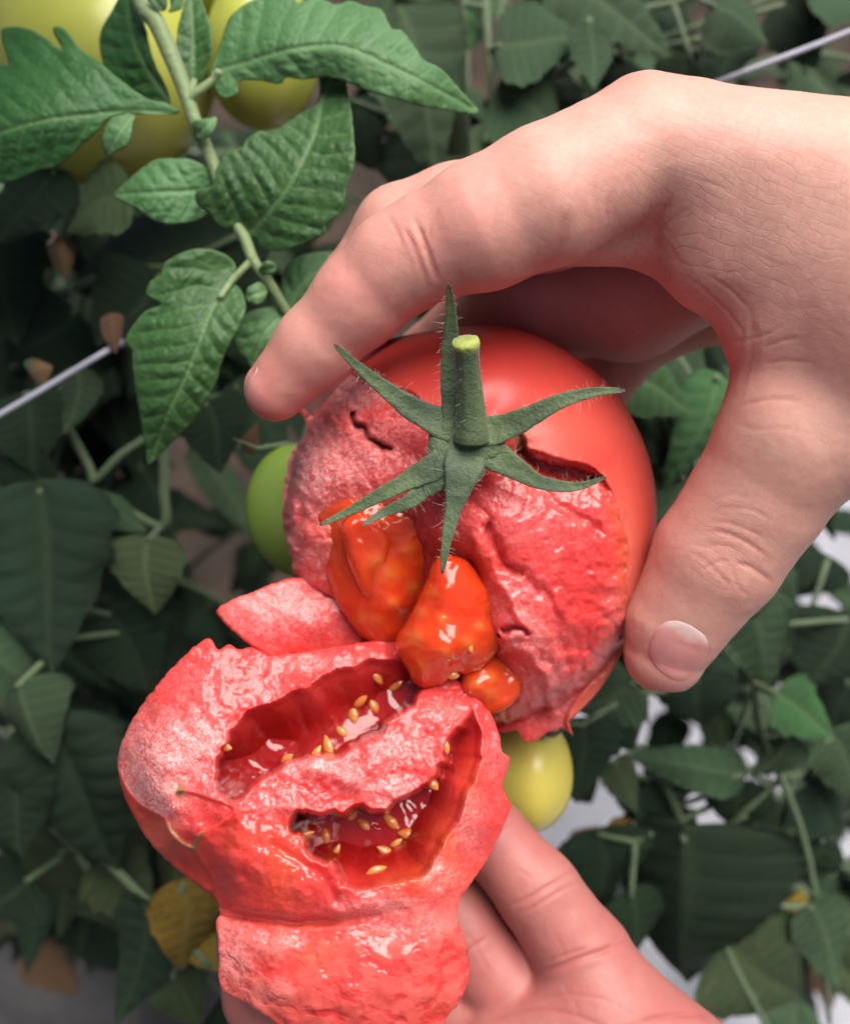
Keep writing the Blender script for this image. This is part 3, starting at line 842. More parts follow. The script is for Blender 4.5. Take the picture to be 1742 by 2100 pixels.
part('tomato_skin', sv, sf, MAT_TSKIN, tomato_u, {k: sa[k] for k in ('scar', 'blush')})
sv, sf, sa = split_mesh(v, fF, cen >= 0, A)
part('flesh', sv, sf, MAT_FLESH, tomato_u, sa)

def zero_attrs(n, **kw):
    d = {k: np.zeros(n) for k in ('pale', 'deep', 'orange', 'wet', 'scar')}
    d.update(kw); return d

# flap of flesh hanging to the left
FO = jag([(443, 1250), (480, 1230), (520, 1212), (560, 1196), (610, 1184), (660, 1186), (720, 1215), (770, 1270), (820, 1320), (830, 1360), (760, 1368), (680, 1362), (600, 1356), (552, 1346), (525, 1332), (500, 1312), (472, 1290), (455, 1272)], 5, 13, 61)
FZ = RBF([(443, 1250, -1.35), (520, 1290, -1.3), (560, 1210, -1.5), (640, 1190, -1.75), (620, 1280, -1.3), (720, 1240, -1.6), (760, 1300, -1.7), (830, 1350, -2.0), (640, 1350, -1.6), (740, 1360, -1.8)], 30)
v, fF, fB, uv, ss, isb = relief(FO, lambda P, s: FZ(P) + 0.05 * n2(P, 40, 2, 62) + 0.014 * n2(P, 8, 2, 63), lambda P, s, z: z - 0.12 - 0.55 * np.sqrt(np.clip(s / 45, 0, 1)), 2.6, 0.06, 7)
part('flesh_flap', v, np.concatenate([fF, fB]), MAT_FLESH, tomato_u, zero_attrs(len(uv), pale=0.5 * blobs(uv, [(560, 1250, 110, 60, 1), (700, 1230, 40, 30, .8)], 64), deep=0.5 * blobs(uv, [(720, 1300, 90, 40, 1)], 65)))

# seed gel bulging out of the locules
GELS = []
def gel(poly, base, h, R, bumps, seed, jg=3):
    O = jag(poly, jg, 18, seed)
    base = [(x, y, z - 0.10) for x, y, z in base]
    bz = RBF(base, 30)
    def zf(P, s):
        z = bz(P) + h * np.sqrt(1 - (1 - np.clip(s / R, 0, 1)) ** 2) + 0.10 * n2(P, 60, 2, seed) + 0.025 * n2(P, 24, 2, seed + 1)
        for x, y, r, a in bumps: z = z + a * np.exp(-((P[:, 0] - x) ** 2 + (P[:, 1] - y) ** 2) / r ** 2)
        return z
    v, fF, fB, uv, ss, isb = relief(O, zf, lambda P, s, z: bz(P) - 0.5 * h * np.sqrt(1 - (1 - np.clip(s / R, 0, 1)) ** 2), 2.8, 0.02, 6)
    sdm = np.zeros(len(uv))
    for x, y, r, a in bumps: sdm = np.maximum(sdm, np.exp(-((uv[:, 0] - x) ** 2 + (uv[:, 1] - y) ** 2) / (r * .8) ** 2) * 0.4)
    o = part('seed_gel', v, np.concatenate([fF, fB]), MAT_GEL, tomato_u, {'seed': sdm})
    GELS.append((zf, O))
    return zf
gel([(645, 1060), (690, 1025), (745, 1015), (810, 1025), (870, 1045), (892, 1090), (888, 1140), (905, 1185), (888, 1235), (852, 1280), (820, 1312), (785, 1326), (750, 1315), (718, 1280), (690, 1235), (670, 1180), (655, 1120)],
    [(660, 1060, -1.0), (720, 1030, -.6), (800, 1040, -.6), (870, 1060, -.75), (880, 1130, -1.1), (890, 1190, -1.4), (850, 1270, -1.45), (785, 1310, -1.4), (720, 1270, -1.3), (690, 1200, -1.15), (670, 1120, -1.1), (745, 1100, -.45), (755, 1160, -.5), (765, 1215, -.7), (805, 1130, -.7), (835, 1180, -1.0), (800, 1250, -.95), (825, 1100, -.7)], 0.25, 24,
    [(805, 1238, 17, .10), (770, 1275, 18, .06), (740, 1270, 18, .06), (845, 1205, 16, .06), (800, 1175, 26, .08), (835, 1130, 20, .06)], 71)
gel([(700, 1075), (735, 1050), (780, 1060), (800, 1110), (790, 1165), (785, 1215), (772, 1240), (752, 1236), (735, 1205), (715, 1160), (702, 1115)],
    [(720, 1080, -.35), (780, 1100, -.4), (760, 1235, -.7), (750, 1150, -.42)], 0.26, 26, [(770, 1150, 22, .05)], 74, 2)
gel([(888, 1150), (920, 1136), (960, 1150), (990, 1190), (1015, 1230), (1035, 1270), (1035, 1310), (1016, 1345), (985, 1374), (955, 1384), (932, 1384), (905, 1404), (870, 1412), (845, 1398), (832, 1368), (808, 1332), (813, 1300), (832, 1272), (856, 1228), (874, 1188)],
    [(900, 1150, -.25), (950, 1165, -.25), (1000, 1230, -.5), (1035, 1285, -.85), (1010, 1345, -.9), (960, 1380, -.85), (900, 1400, -.9), (850, 1395, -.85), (815, 1335, -.75), (850, 1250, -.5), (880, 1190, -.35), (900, 1280, -.15), (930, 1325, -.1), (875, 1345, -.25), (960, 1270, -.35), (912, 1215, -.12)], 0.28, 30,
    [(860, 1255, 14, .05), (885, 1215, 13, .05), (910, 1345, 20, .07), (865, 1370, 22, .08), (850, 1310, 22, .05), (960, 1320, 18, .06), (925, 1385, 18, .05), (985, 1285, 12, .05), (905, 1270, 14, .04)], 77)
gel([(945, 1392), (955, 1360), (1000, 1340), (1040, 1345), (1068, 1380), (1066, 1425), (1035, 1456), (995, 1462), (960, 1440), (946, 1416)],
    [(960, 1380, -1.15), (1030, 1360, -1.3), (1055, 1420, -1.2), (970, 1440, -1.2), (985, 1405, -1.02), (1020, 1400, -1.1)], 0.14, 18, [(972, 1405, 18, .09), (1005, 1388, 16, .08), (1000, 1425, 18, .06)], 80, 2)

# seeds
def seed_mesh():
    n, k = 12, 12
    vs_, q = [], []
    for a in range(n + 1):
        t = a / n; r = math.sin(math.pi * t) ** 0.8 * (1 - 0.35 * t)
        for b in range(k):
            ph = 2 * math.pi * b / k
            vs_.append((r * 0.62 * math.cos(ph), (t - 0.5) * 2, r * 0.42 * math.sin(ph)))
    for a in range(n):
        for b in range(k):
            q.append((a * k + b, a * k + (b + 1) % k, (a + 1) * k + (b + 1) % k, (a + 1) * k + b))
    me = mesh_fast('seed', np.array(vs_) * 0.0018, np.array(q)); me.materials.append(MAT_SEED); return me
SEED = seed_mesh()
RV = Matrix((tuple(RIGHT), tuple(UP), tuple(-FWD))).transposed()     # camera frame -> world
def seed(parent, px, py, z, ang, tilt=0.3, s=1.0):
    o = bpy.data.objects.new('seed', SEED); col.objects.link(o); o.parent = parent
    R = RV @ (Matrix.Rotation(ang, 3, 'Z') @ Matrix.Rotation(tilt, 3, 'X') @ Matrix.Rotation(random.uniform(-.5, .5), 3, 'Y'))
    mw = R.to_4x4(); mw.translation = Vector(Wp(px, py, z) - wloc(parent))
    S = Matrix.Diagonal((s * random.uniform(.9, 1.1), s * random.uniform(.9, 1.15), s, 1))
    o.matrix_basis = mw @ S
for px, py, a in [(1033, 1352, .5), (803, 1240, .2), (1008, 1395, 2.3), (770, 1275, 1.0), (740, 1262, -.4), (845, 1205, .8), (832, 1130, .1), (972, 1408, -.6), (1000, 1428, 1.3), (885, 1300, .3), (860, 1255, .4), (885, 1215, .1), (910, 1345, .9),
                   (865, 1370, 1.2), (850, 1312, -.5), (960, 1322, .4), (925, 1384, 1.4), (905, 1270, -.2), (940, 1250, .7), (985, 1290, .2)]:
    P = np.array([[px, py]], float)
    zz = max([f(P, np.array([60.0]))[0] for f, O in GELS if inside(P, O)[0]] or [z_flesh_u(P)[0] + .1])
    seed(tomato_u, px, py, zz - random.uniform(.12, .22), a, random.uniform(-.4, .4), 0.95)

# ---- calyx: hub, sepals, stub of stem
calyx_parts = []
HUBZ = 0.72
def sepal(pts, w0, wmid, seed_):
    C = crom(pts, 6)                                         # px, py, z
    n = len(C); t = np.linspace(0, 1, n)
    wd = np.interp(t, [0, .12, .45, .85, .97, 1], [w0, w0 * .95, wmid, wmid * .45, wmid * .26, wmid * .12]) * (1 + 0.10 * n2(C[:, :2], 16, 3, seed_))
    X = V(C[:, 0], C[:, 1], C[:, 2])
    T = np.gradient(X, axis=0); T /= np.linalg.norm(T, axis=1)[:, None]
    side = np.cross(T, [0, 0, 1.0]); side /= np.linalg.norm(side, axis=1)[:, None]
    nrm = np.cross(side, T)
    K = 18; a = np.arange(K) / K * 2 * np.pi
    r = wd * KPX
    tw = 0.18 * n2(C[:, :2], 90, 2, seed_ + 3)
    vs_ = []
    for i in range(n):
        x = np.cos(a); y = np.sin(a) * 0.24
        y = y + 0.20 * (x ** 2) - 0.10 * np.exp(-(x / 0.16) ** 2) * (np.sin(a) > 0)      # channelled upper face
        c_, s_ = math.cos(tw[i]), math.sin(tw[i])
        vs_.append(X[i] + r[i] * ((x * c_ - y * s_)[:, None] * side[i] + (x * s_ + y * c_)[:, None] * nrm[i]))
    v = np.concatenate(vs_)
    i, j = np.meshgrid(np.arange(n - 1), np.arange(K), indexing='ij'); i = i.ravel(); j = j.ravel(); k = (j + 1) % K
    q = np.stack([i * K + j, i * K + k, (i + 1) * K + k, (i + 1) * K + j], 1)
    v = v + (0.012 * fbm(v * 6, 3, seed_))[:, None] * np.array([0, 0, 1.0])
    nv = len(v); v = np.concatenate([v, X[:1], X[-1:]])
    j = np.arange(K); k = (j + 1) % K
    tri = np.concatenate([np.stack([np.full(K, nv), k, j], 1), np.stack([np.full(K, nv + 1), (n - 1) * K + j, (n - 1) * K + k], 1)])
    tip = np.concatenate([np.repeat(sstep(.93, .985, t), K), [0, 1]])
    return v, [q, tri], {'tip': tip, 'cut': np.zeros(len(v))}, (X, side, nrm, r)
SEP = [([(936, 880, HUBZ), (928, 820, .8), (924, 740, .95), (924, 650, 1.4), (919, 581, 1.9)], 26, 21, 1),
       ([(930, 878, HUBZ), (890, 862, .75), (835, 832, .85), (775, 786, 1.0), (722, 742, 1.25), (685, 706, 1.5)], 32, 18, 2),
       ([(985, 890, HUBZ), (1030, 878, .8), (1085, 854, .95), (1150, 822, 1.05), (1220, 804, 1.1), (1281, 801, 1.15)], 30, 18, 3),
       ([(985, 915, HUBZ), (1020, 938, .72), (1062, 964, .75), (1110, 990, .75), (1180, 998, .7), (1243, 979, .85)], 32, 16, 4),
       ([(945, 920, HUBZ), (895, 955, .78), (850, 978, .75), (790, 1010, .75), (715, 1049, .7), (655, 1077, .75)], 32, 17, 5),
       ([(945, 930, HUBZ), (905, 972, .78), (868, 1004, .72), (835, 1030, .75), (785, 1052, .7), (742, 1078, .85)], 32, 17, 6),
       ([(955, 930, HUBZ), (945, 975, .85), (930, 1040, .85), (916, 1105, .85), (906, 1176, .75)], 40, 17, 7)]
HUB = jag([(900, 858), (940, 846), (985, 850), (1028, 866), (1036, 905), (1022, 938), (1004, 950), (994, 972), (970, 996), (935, 1004), (895, 992), (876, 960), (878, 900)], 4, 18, 91)
v, fF, fB, uv, ss, isb = relief(HUB, lambda P, s: HUBZ + 0.10 + 0.04 * n2(P, 25, 3, 92), lambda P, s, z: z - 0.25, 3, 0.12, 22)
calyx = part('calyx', v, np.concatenate([fF, fB]), MAT_CALYX, tomato_u, {'tip': np.zeros(len(v)), 'cut': np.zeros(len(v))})
hair_v = []
for pts, w0, wm, sd in SEP:
    v, f, a, (X, side, nrm, r) = sepal(pts, w0, wm, sd)
    part('sepal', v, f, MAT_CALYX, calyx, a)
    for _ in range(60):
        i = random.randrange(4, len(X) - 2); sg = random.choice((-1, 1))
        p = X[i] + sg * side[i] * r[i] * 0.95
        d = sg * side[i] * random.uniform(.6, 1) + nrm[i] * random.uniform(-.2, .8) + rng.normal(0, .35, 3)
        L = random.choice([.05, .08, .1, .14]) * random.uniform(.7, 1.5)
        p1 = p + d * L * .5; p2 = p + d * L + rng.normal(0, .03, 3)
        hair_v.append(tube([p, p1, p2], [.0028, .0022, .0009], 3, caps=False))
# stub of stem
SC = crom([(966, 905, .78), (966, 870, .9), (964, 820, 1.1), (960, 765, 1.35), (957, 722, 1.55), (955, 706, 1.62), (954, 698, 1.66)], 5)
t = np.linspace(0, 1, len(SC))
rr = np.interp(t, [0, .08, .25, .5, .82, .9, .97, 1], [36, 37, 32, 27, 24, 25, 29, 28]) * KPX * (D0 - SC[:, 2]) / D0
Xs = V(SC[:, 0], SC[:, 1], SC[:, 2])
v, f = tube(Xs, rr, 28, side=[0, 0, 1])
nn = len(Xs) * 28
u_, w_ = unproject(v); a_ = np.arange(28) / 28 * 2 * np.pi
rimn = 1 + 0.025 * np.sin(np.tile(a_, len(Xs)) * 7) + 0.16 * np.repeat(sstep(.9, 1, t), 28) * n2(np.column_stack([np.tile(a_ * 8, len(Xs)), np.zeros(nn)]), 4, 2, 95)
ctr = np.repeat(Xs, 28, 0); v[:nn] = ctr + (v[:nn] - ctr) * rimn[:, None]
v[nn + 1] -= (Xs[-1] - Xs[-2]) * 0.4
cut = np.concatenate([np.repeat(sstep(.91, .96, t), 28), [0, 1]])
part('stem', v, f, MAT_CALYX, calyx, {'tip': np.zeros(len(v)), 'cut': cut})
for _ in range(60):
    i = random.randrange(2, len(Xs) - 5); b = random.randrange(28)
    p = v[i * 28 + b]; d = (p - Xs[i]) / rr[i] + rng.normal(0, .3, 3); L = random.uniform(.04, .1)
    hair_v.append(tube([p, p + d * L * .5, p + d * L + rng.normal(0, .02, 3)], [.0027, .002, .0008], 3, caps=False))
hv, hf = join(hair_v)
tag(part('hair', hv, hf, MAT_HAIR, calyx), kind='stuff')

# ================================================================== lower piece, torn off
LO = jag([(425, 1310), (440, 1324), (450, 1332), (470, 1322), (490, 1331), (520, 1328), (552, 1345), (600, 1340), (660, 1332), (720, 1322), (780, 1312), (840, 1318), (900, 1366), (950, 1405), (985, 1440), (1005, 1465), (1022, 1500), (1028, 1540), (1045, 1556), (1038, 1585),
          (1030, 1614), (1046, 1656), (1030, 1702), (1002, 1755), (976, 1797), (946, 1840), (938, 1880), (950, 1920), (961, 1965), (959, 2010), (940, 2055), (915, 2092), (900, 2140), (800, 2165), (680, 2160), (590, 2130), (560, 2096), (510, 2062), (457, 2032), (448, 1990), (449, 1930), (443, 1892), (450, 1872), (438, 1842), (392, 1806), (345, 1768), (300, 1718), (268, 1660), (250, 1615), (242, 1560), (255, 1512), (285, 1455), (335, 1390), (385, 1340)], 3.0, 12, 101)
LZF = RBF([(250, 1560, -1.3), (275, 1640, -1.1), (310, 1705, -1.0), (370, 1775, -1.0), (440, 1835, -.9), (300, 1560, -.35), (340, 1500, -.2), (380, 1590, .1), (330, 1640, -.15), (300, 1480, -.7), (340, 1420, -.6), (430, 1345, -.7), (430, 1430, -.25), (440, 1520, .05), (420, 1640, .3), (400, 1700, .15), (350, 1720, -.35),
           (500, 1690, .4), (470, 1780, .15), (560, 1780, .5), (540, 1865, .2), (640, 1820, .5), (640, 1885, .2), (760, 1870, .4), (850, 1850, .3), (930, 1825, -.1), (540, 1350, -.8), (650, 1345, -.9), (760, 1330, -1.2), (850, 1340, -1.5), (940, 1420, -1.1),
           (1000, 1490, -.9), (1030, 1600, -1.1), (1030, 1660, -1.0), (990, 1740, -.8), (990, 1600, -.5), (960, 1680, -.15), (900, 1790, .15), (830, 1840, .35), (500, 1430, -.35), (600, 1390, -.55), (700, 1360, -.75), (800, 1360, -1.1),
           (500, 1655, .3), (560, 1610, .2), (620, 1585, .15), (680, 1575, .15), (740, 1590, .05), (800, 1570, -.1), (830, 1620, -.1), (860, 1510, -.35), (910, 1460, -.6), (600, 1700, .4)], 30)
U1 = [(468, 1500), (505, 1465), (550, 1438), (610, 1410), (670, 1386), (730, 1360), (800, 1343), (860, 1348), (908, 1384)]          # gentle upper wall
L1 = [(468, 1500), (453, 1545), (440, 1590), (446, 1622), (472, 1646), (492, 1641), (520, 1608), (560, 1583), (600, 1562), (640, 1552), (690, 1557), (722, 1537), (770, 1505), (825, 1456), (868, 1418), (908, 1384)]   # steep lower wall
S2 = [(964, 1452), (943, 1480), (915, 1524), (899, 1583), (854, 1622), (822, 1640), (780, 1664), (745, 1652), (703, 1662), (650, 1668), (612, 1664), (588, 1695), (604, 1708), (629, 1724), (634, 1751), (673, 1774), (700, 1812)]
R2 = [(700, 1812), (750, 1824), (819, 1816), (869, 1800), (897, 1748), (928, 1700), (958, 1641), (980, 1582), (990, 1500), (964, 1452)]
def wob(L, a, sc, sd): L = crom(L, 4); return L + np.stack([a * n2(L, sc, 3, sd), a * n2(L, sc, 3, sd + 1)], 1)
U1, L1, S2, R2 = wob(U1, 20, 75, 103), wob(L1, 10, 20, 105), wob(S2, 11, 20, 107), wob(R2, 14, 60, 109)
C1 = np.concatenate([L1, U1[::-1]]); C2 = np.concatenate([S2, R2])
def cav_depth(P):
    s1 = psd(P, C1, 20); s2 = psd(P, C2, 20)
    d = np.zeros(len(P))
    m = s1 > -8
    if m.any():
        Q = P[m]; u = pdist(Q, U1[::3]); l = pdist(Q, L1[::2]) * np.where(s1[m] > 0, 1, -1)
        lw = sstep(700, 470, Q[:, 0])
        d[m] = (1.3 + 0.7 * lw) * (0.06 * sstep(-1, 14, s1[m]) + 0.94 * sstep(-30, 105, u)) * sstep(-5, 15, l)
    m = s2 > -8
    if m.any():
        Q = P[m]; r = pdist(Q, R2[::3]); l = pdist(Q, S2[::2]) * np.where(s2[m] > 0, 1, -1)
        d[m] = np.maximum(d[m], 2.05 * (0.08 * sstep(-1, 16, s2[m]) + 0.92 * sstep(-25, 125, r)) * sstep(-5, 16, l))
    return d, s1, s2
def z_low(P, s=None):
    z = LZF(P)
    dep, s1, s2 = cav_depth(P)
    z = z - dep
    out = np.minimum(sstep(8, -12, s1), sstep(8, -12, s2))
    z = z + 0.05 * np.exp(-((s1 + 9) / 12) ** 2) * (0.2 + 1.6 * n2(P, 28, 2, 107)) + 0.05 * np.exp(-((s2 + 9) / 12) ** 2) * (0.2 + 1.6 * n2(P, 28, 2, 108))
    z = z + out * (0.10 * n2(P, 55, 2, 109) + 0.02 * n2(P, 18, 2, 110) + 0.014 * n2(P, 6, 2, 111)) + (1 - out) * 0.05 * n2(P, 40, 2, 112)
    # lumps of the septum and the torn step by the scar
    for x, y, r, a in [(640, 1577, 20, .20), (690, 1582, 20, .16), (722, 1604, 24, .12), (805, 1606, 26, .22), (826, 1630, 12, .16), (812, 1640, 9, .14), (768, 1572, 26, .16), (880, 1480, 24, .14), (850, 1540, 24, .12), (560, 1640, 26, .12), (600, 1655, 18, .12), (470, 1665, 22, .1)]:
        z = z + a * np.exp(-((P[:, 0] - x) ** 2 + (P[:, 1] - y) ** 2) / r ** 2)
    sep_ = gline(P, crom([(500, 1655), (600, 1605), (700, 1610), (800, 1590), (880, 1510), (930, 1440)], 10), 42)
    z = z + sep_ * (0.16 * n2(P, 34, 2, 141) + 0.06 * n2(P, 14, 2, 142)) * out
    st = psd(P, STEP, 40)
    z = z - 0.13 * sstep(-1, 6, st) * sstep(80, 20, np.hypot(P[:, 0] - 390, P[:, 1] - 1680) - 60)
    z = z - 0.22 * gline(P, crom([(560, 1735), (620, 1770), (660, 1800), (690, 1850)], 6), 10) * 0.4 - 0.12 * gline(P, crom([(470, 1700), (450, 1760), (430, 1810)], 6), 14)
    return z
STEP = crom([(365, 1622), (356, 1660), (342, 1682), (350, 1705), (372, 1728), (398, 1738), (410, 1710), (450, 1690), (480, 1660), (440, 1640)], 5, True)
LSKIN = crom([(225, 1545), (243, 1578), (262, 1618), (285, 1645), (312, 1662), (338, 1678), (350, 1705), (372, 1728), (398, 1738), (420, 1770), (440, 1800), (446, 1840), (436, 1868), (300, 1900), (200, 1900)], 5, True)
BZ = RBF([(446, 1868, -.6), (600, 1895, -.05), (760, 1890, .2), (870, 1860, .15), (930, 1850, -.2), (480, 1940, -.25), (560, 1950, .05), (700, 1950, .3), (850, 1950, .3), (950, 1960, -.3), (460, 2020, -.6), (560, 2040, .05), (700, 2050, .3), (840, 2050, .2), (940, 2040, -.3), (600, 2120, -.2), (750, 2140, 0), (880, 2130, -.3), (640, 1920, .1), (800, 1910, .1)], 30)
def z_low2(P, s):
    sk = psd(P, LSKIN, 40)
    z = z_low(P) + 0.05 * np.exp(-((sk - 3) / 5) ** 2)
    cd_, t = crease(P)
    zfl = BZ(P) + 0.07 * n2(P, 60, 3, 123) + 0.022 * n2(P, 22, 2, 124)
    left = sstep(860, 640, P[:, 0])
    return z * (1 - t) + zfl * t - (0.20 * left + 0.03) * np.exp(-(cd_ / (9 + 5 * (1 - left))) ** 2)
CREASE = crom([(380, 1850), (446, 1868), (520, 1882), (620, 1891), (700, 1888), (770, 1876), (860, 1856), (945, 1836), (1040, 1815)], 6)
CREASE = CREASE + np.stack([0 * CREASE[:, 0], 5 * n2(CREASE, 40, 3, 128)], 1)
def crease(P):
    """distance to the fold between the piece and its hanging flap; 0 above it, 1 below"""
    y = np.interp(P[:, 0], CREASE[:, 0], CREASE[:, 1])
    d = P[:, 1] - y
    w = np.interp(P[:, 0], [440, 700, 940], [14, 22, 40])
    return d, sstep(-1, 1, d / w)
def z_low_back(P, s, z):
    _, t = crease(P)
    a_ = np.minimum(z - 0.3, -1.3 - 1.35 * np.sqrt(1 - (1 - np.clip(s / 190, 0, 1)) ** 2))
    b_ = z - 0.15 - 0.5 * np.sqrt(np.clip(s / 60, 0, 1))
    return a_ * (1 - t) + b_ * t
v, fF, fB, uv, ss, isb = relief(LO, z_low2, z_low_back, 2.5, 0.05, 8)
dep, s1, s2 = cav_depth(uv)
cav = np.maximum(sstep(-2, 10, s1), sstep(-2, 10, s2))
A = {'pale': np.clip(blobs(uv, [(345, 1545, 100, 70, 1.3), (320, 1630, 60, 50, 1.3), (290, 1590, 45, 60, 1.2), (640, 1570, 60, 25, .95), (540, 1640, 60, 25, .6), (720, 1590, 40, 35, .6), (800, 1620, 45, 45, .85), (830, 1640, 26, 20, 1), (830, 1540, 70, 35, .6), (900, 1460, 40, 30, .5), (800, 1860, 90, 22, .7), (900, 1800, 40, 40, .5),
                               (960, 1690, 35, 60, .5), (640, 1360, 90, 16, .35), (560, 1420, 50, 18, .25), (400, 1400, 60, 50, .2), (1010, 1560, 22, 60, .3), (600, 1650, 50, 20, .35), (760, 1480, 80, 20, .2), (480, 1540, 26, 40, .4)], 113) * (1 - 0.85 * cav), 0, 1),
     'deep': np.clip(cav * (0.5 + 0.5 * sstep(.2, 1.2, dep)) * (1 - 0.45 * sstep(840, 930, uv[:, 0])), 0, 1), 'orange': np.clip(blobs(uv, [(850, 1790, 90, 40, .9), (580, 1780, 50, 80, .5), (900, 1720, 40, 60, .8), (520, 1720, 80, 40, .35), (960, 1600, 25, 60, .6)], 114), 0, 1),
     'wet': np.clip(0.95 * cav + blobs(uv, [(560, 1800, 160, 80, .8), (460, 1700, 90, 50, .6), (830, 1830, 60, 20, .8), (640, 1440, 160, 50, .5), (1000, 1560, 40, 120, .5)], 115), 0, 1),
     'scar': np.clip(blobs(uv, [(368, 1622, 9, 13, 1.3)], 116, .6, 8) + gline(uv, crom([(346, 1692), (362, 1716), (384, 1735), (398, 1740)], 4), 3.6) + gline(uv, crom([(398, 1740), (406, 1722), (414, 1710)], 4), 5), 0, 1),
     'blush': np.clip(blobs(uv, [(330, 1720, 60, 50, .6)], 117), 0, 1)}
_, fm = crease(uv)
A['film'] = fm
A['pale'] = np.clip(A['pale'] * (1 - fm) + fm * blobs(uv, [(480, 1960, 40, 80, .8), (560, 1930, 80, 30, .5), (820, 1900, 90, 25, .6), (540, 2040, 60, 30, .5)], 126), 0, 1)
A['orange'] = np.clip(A['orange'] * (1 - fm) + 0.6 * fm * blobs(uv, [(650, 1960, 60, 40, .7), (900, 2060, 40, 50, .35), (600, 1905, 90, 14, .5)], 127), 0, 1)
A['wet'] = np.clip(np.maximum(A['wet'], 0.6 * fm), 0, 1)
A = {k: np.where(isb > 0.5, 0, a) for k, a in A.items()}
tomato_l = thing('tomato_piece', Wp(620, 1890, -2.4), 'torn lower piece of ripe tomato with juicy seed chambers, lying in the lower hand', 'tomato')
sk = psd(uv, LSKIN, 40)[fF].mean(1)
F2 = np.concatenate([fF[sk > 0], fB])
sv, sf, sa = split_mesh(v, F2, np.ones(len(F2), bool), A)
part('tomato_skin', sv, sf, MAT_TSKIN, tomato_l, {k: sa[k] for k in ('scar', 'blush')})
FK = ('pale', 'deep', 'orange', 'wet', 'scar', 'film')
fmf = fm[fF].mean(1) > 0.5
sv, sf, sa = split_mesh(v, fF, (sk <= 0) & ~fmf, A)
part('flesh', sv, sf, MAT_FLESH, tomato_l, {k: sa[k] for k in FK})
sv, sf, sa = split_mesh(v, fF, (sk <= 0) & fmf, A)
part('flap', sv, sf, MAT_FLESH, tomato_l, {k: sa[k] for k in FK})

# juice standing level in the two chambers
def pool(poly, z0, py0, seed_):
    O = crom(poly, 6, True)
    zf = lambda P, s: z0 + 0.2 * (P[:, 1] - py0) * KPX + 0.01 * n2(P, 25, 2, seed_)
    v, f, b, uv, ss, isb = relief(O, zf, lambda P, s, z: z - 0.05 - 0.3 * np.clip(s / 30, 0, 1), 4, 0.02, 5)
    part('juice', v, np.concatenate([f, b]), MAT_JUICE, tomato_l)
    return zf
pz1 = pool([(430, 1600), (480, 1530), (560, 1480), (640, 1440), (720, 1400), (800, 1370), (880, 1370), (860, 1440), (790, 1510), (730, 1550), (650, 1575), (560, 1600), (500, 1655), (440, 1650)], -1.52, 1520, 131)
pz2 = pool([(600, 1690), (700, 1660), (800, 1650), (880, 1590), (930, 1510), (960, 1470), (970, 1530), (940, 1620), (880, 1720), (800, 1790), (720, 1800), (650, 1760)], -1.42, 1700, 132)
for px, py, a, s in [(772, 1388, .6, 1), (812, 1405, -1.0, 1), (738, 1438, -.9, 1), (724, 1464, .2, 1.15), (766, 1448, .5, 1), (672, 1530, .3, 1.2), (648, 1545, -.5, 1), (588, 1556, -.9, .9), (700, 1500, .9, .9), (462, 1532, 1.4, .8)]:
    P = np.array([[px, py]], float); z = max(z_low(P)[0], pz1(P, 0)[0]) + 0.01
    seed(tomato_l, px, py, z, a, random.uniform(-.3, .3), s)
for px, py, a, s in [(626, 1712, -1.2, 1.1), (668, 1714, .2, 1.05), (790, 1746, 1.0, 1.15), (835, 1710, 1.5, 1.15), (772, 1785, -1.3, 1.1), (800, 1684, .8, 1.1), (722, 1672, -.7, 1), (812, 1730, -.9, .9), (886, 1606, .7, 1), (914, 1530, .2, .9), (745, 1690, .9, .9), (690, 1745, -.4, .8)]:
    P = np.array([[px, py]], float); z = max(z_low(P)[0], pz2(P, 0)[0]) + 0.01
    seed(tomato_l, px, py, z, a, random.uniform(-.3, .3), s)
# ================================================================== leaves
def leaf_mat(name, dark, light, veinc, trans=0.25, rough=0.45, spots=None, bumpd=0.00016, sheen=0.0, spec=0.3):
    m = M(name)
    n1 = m.noise(55, 4, 0.6)
    c = m.mix(n1, dark, light)
    hs = m.n.new('ShaderNodeHueSaturation'); m.l.new(c, hs.inputs['Color'])
    m.l.new(m.math('ADD', 0.78, m.math('MULTIPLY', m.objrand(), 0.44)), hs.inputs['Value'])
    m.l.new(m.math('ADD', 0.485, m.math('MULTIPLY', m.objrand(), 0.03)), hs.inputs['Hue'])
    c = hs.outputs[0]
    if spots: c = m.mix(m.ramp(m.noise(26, 4, 0.6), [(spots[1], 0.0), (spots[1] + .12, 1.0)]), c, spots[0])
    c = m.mix(m.math('MULTIPLY', m.attr('vein'), 0.75), c, veinc)
    c = m.mix(m.attr('rim'), c, veinc)
    ret = m.voro(420, 'DISTANCE_TO_EDGE')
    h = m.math('ADD', m.math('MULTIPLY', m.ramp(ret, [(0, 0), (0.3, 1)]), 0.8), m.math('MULTIPLY', m.noise(700, 2), 0.4))
    bp = m.bump(h, bumpd, 0.8)
    m.set(Base_Color=c, Roughness=rough, Specular_IOR_Level=spec, Sheen_Weight=sheen, Sheen_Roughness=0.5, Normal=bp)
    tr = m.n.new('ShaderNodeBsdfTranslucent'); m.l.new(m.mix(0.5, c, (0.12, 0.22, 0.03)), tr.inputs['Color'])
    mx = m.n.new('ShaderNodeMixShader'); mx.inputs[0].default_value = trans
    m.l.new(m.b.outputs[0], mx.inputs[1]); m.l.new(tr.outputs[0], mx.inputs[2]); m.l.new(mx.outputs[0], m.out.inputs['Surface'])
    return m.m
ML_FRONT = leaf_mat('leaf_fresh', (0.028, 0.090, 0.024), (0.060, 0.165, 0.046), (0.15, 0.27, 0.10), 0.22, 0.52, spec=.4)
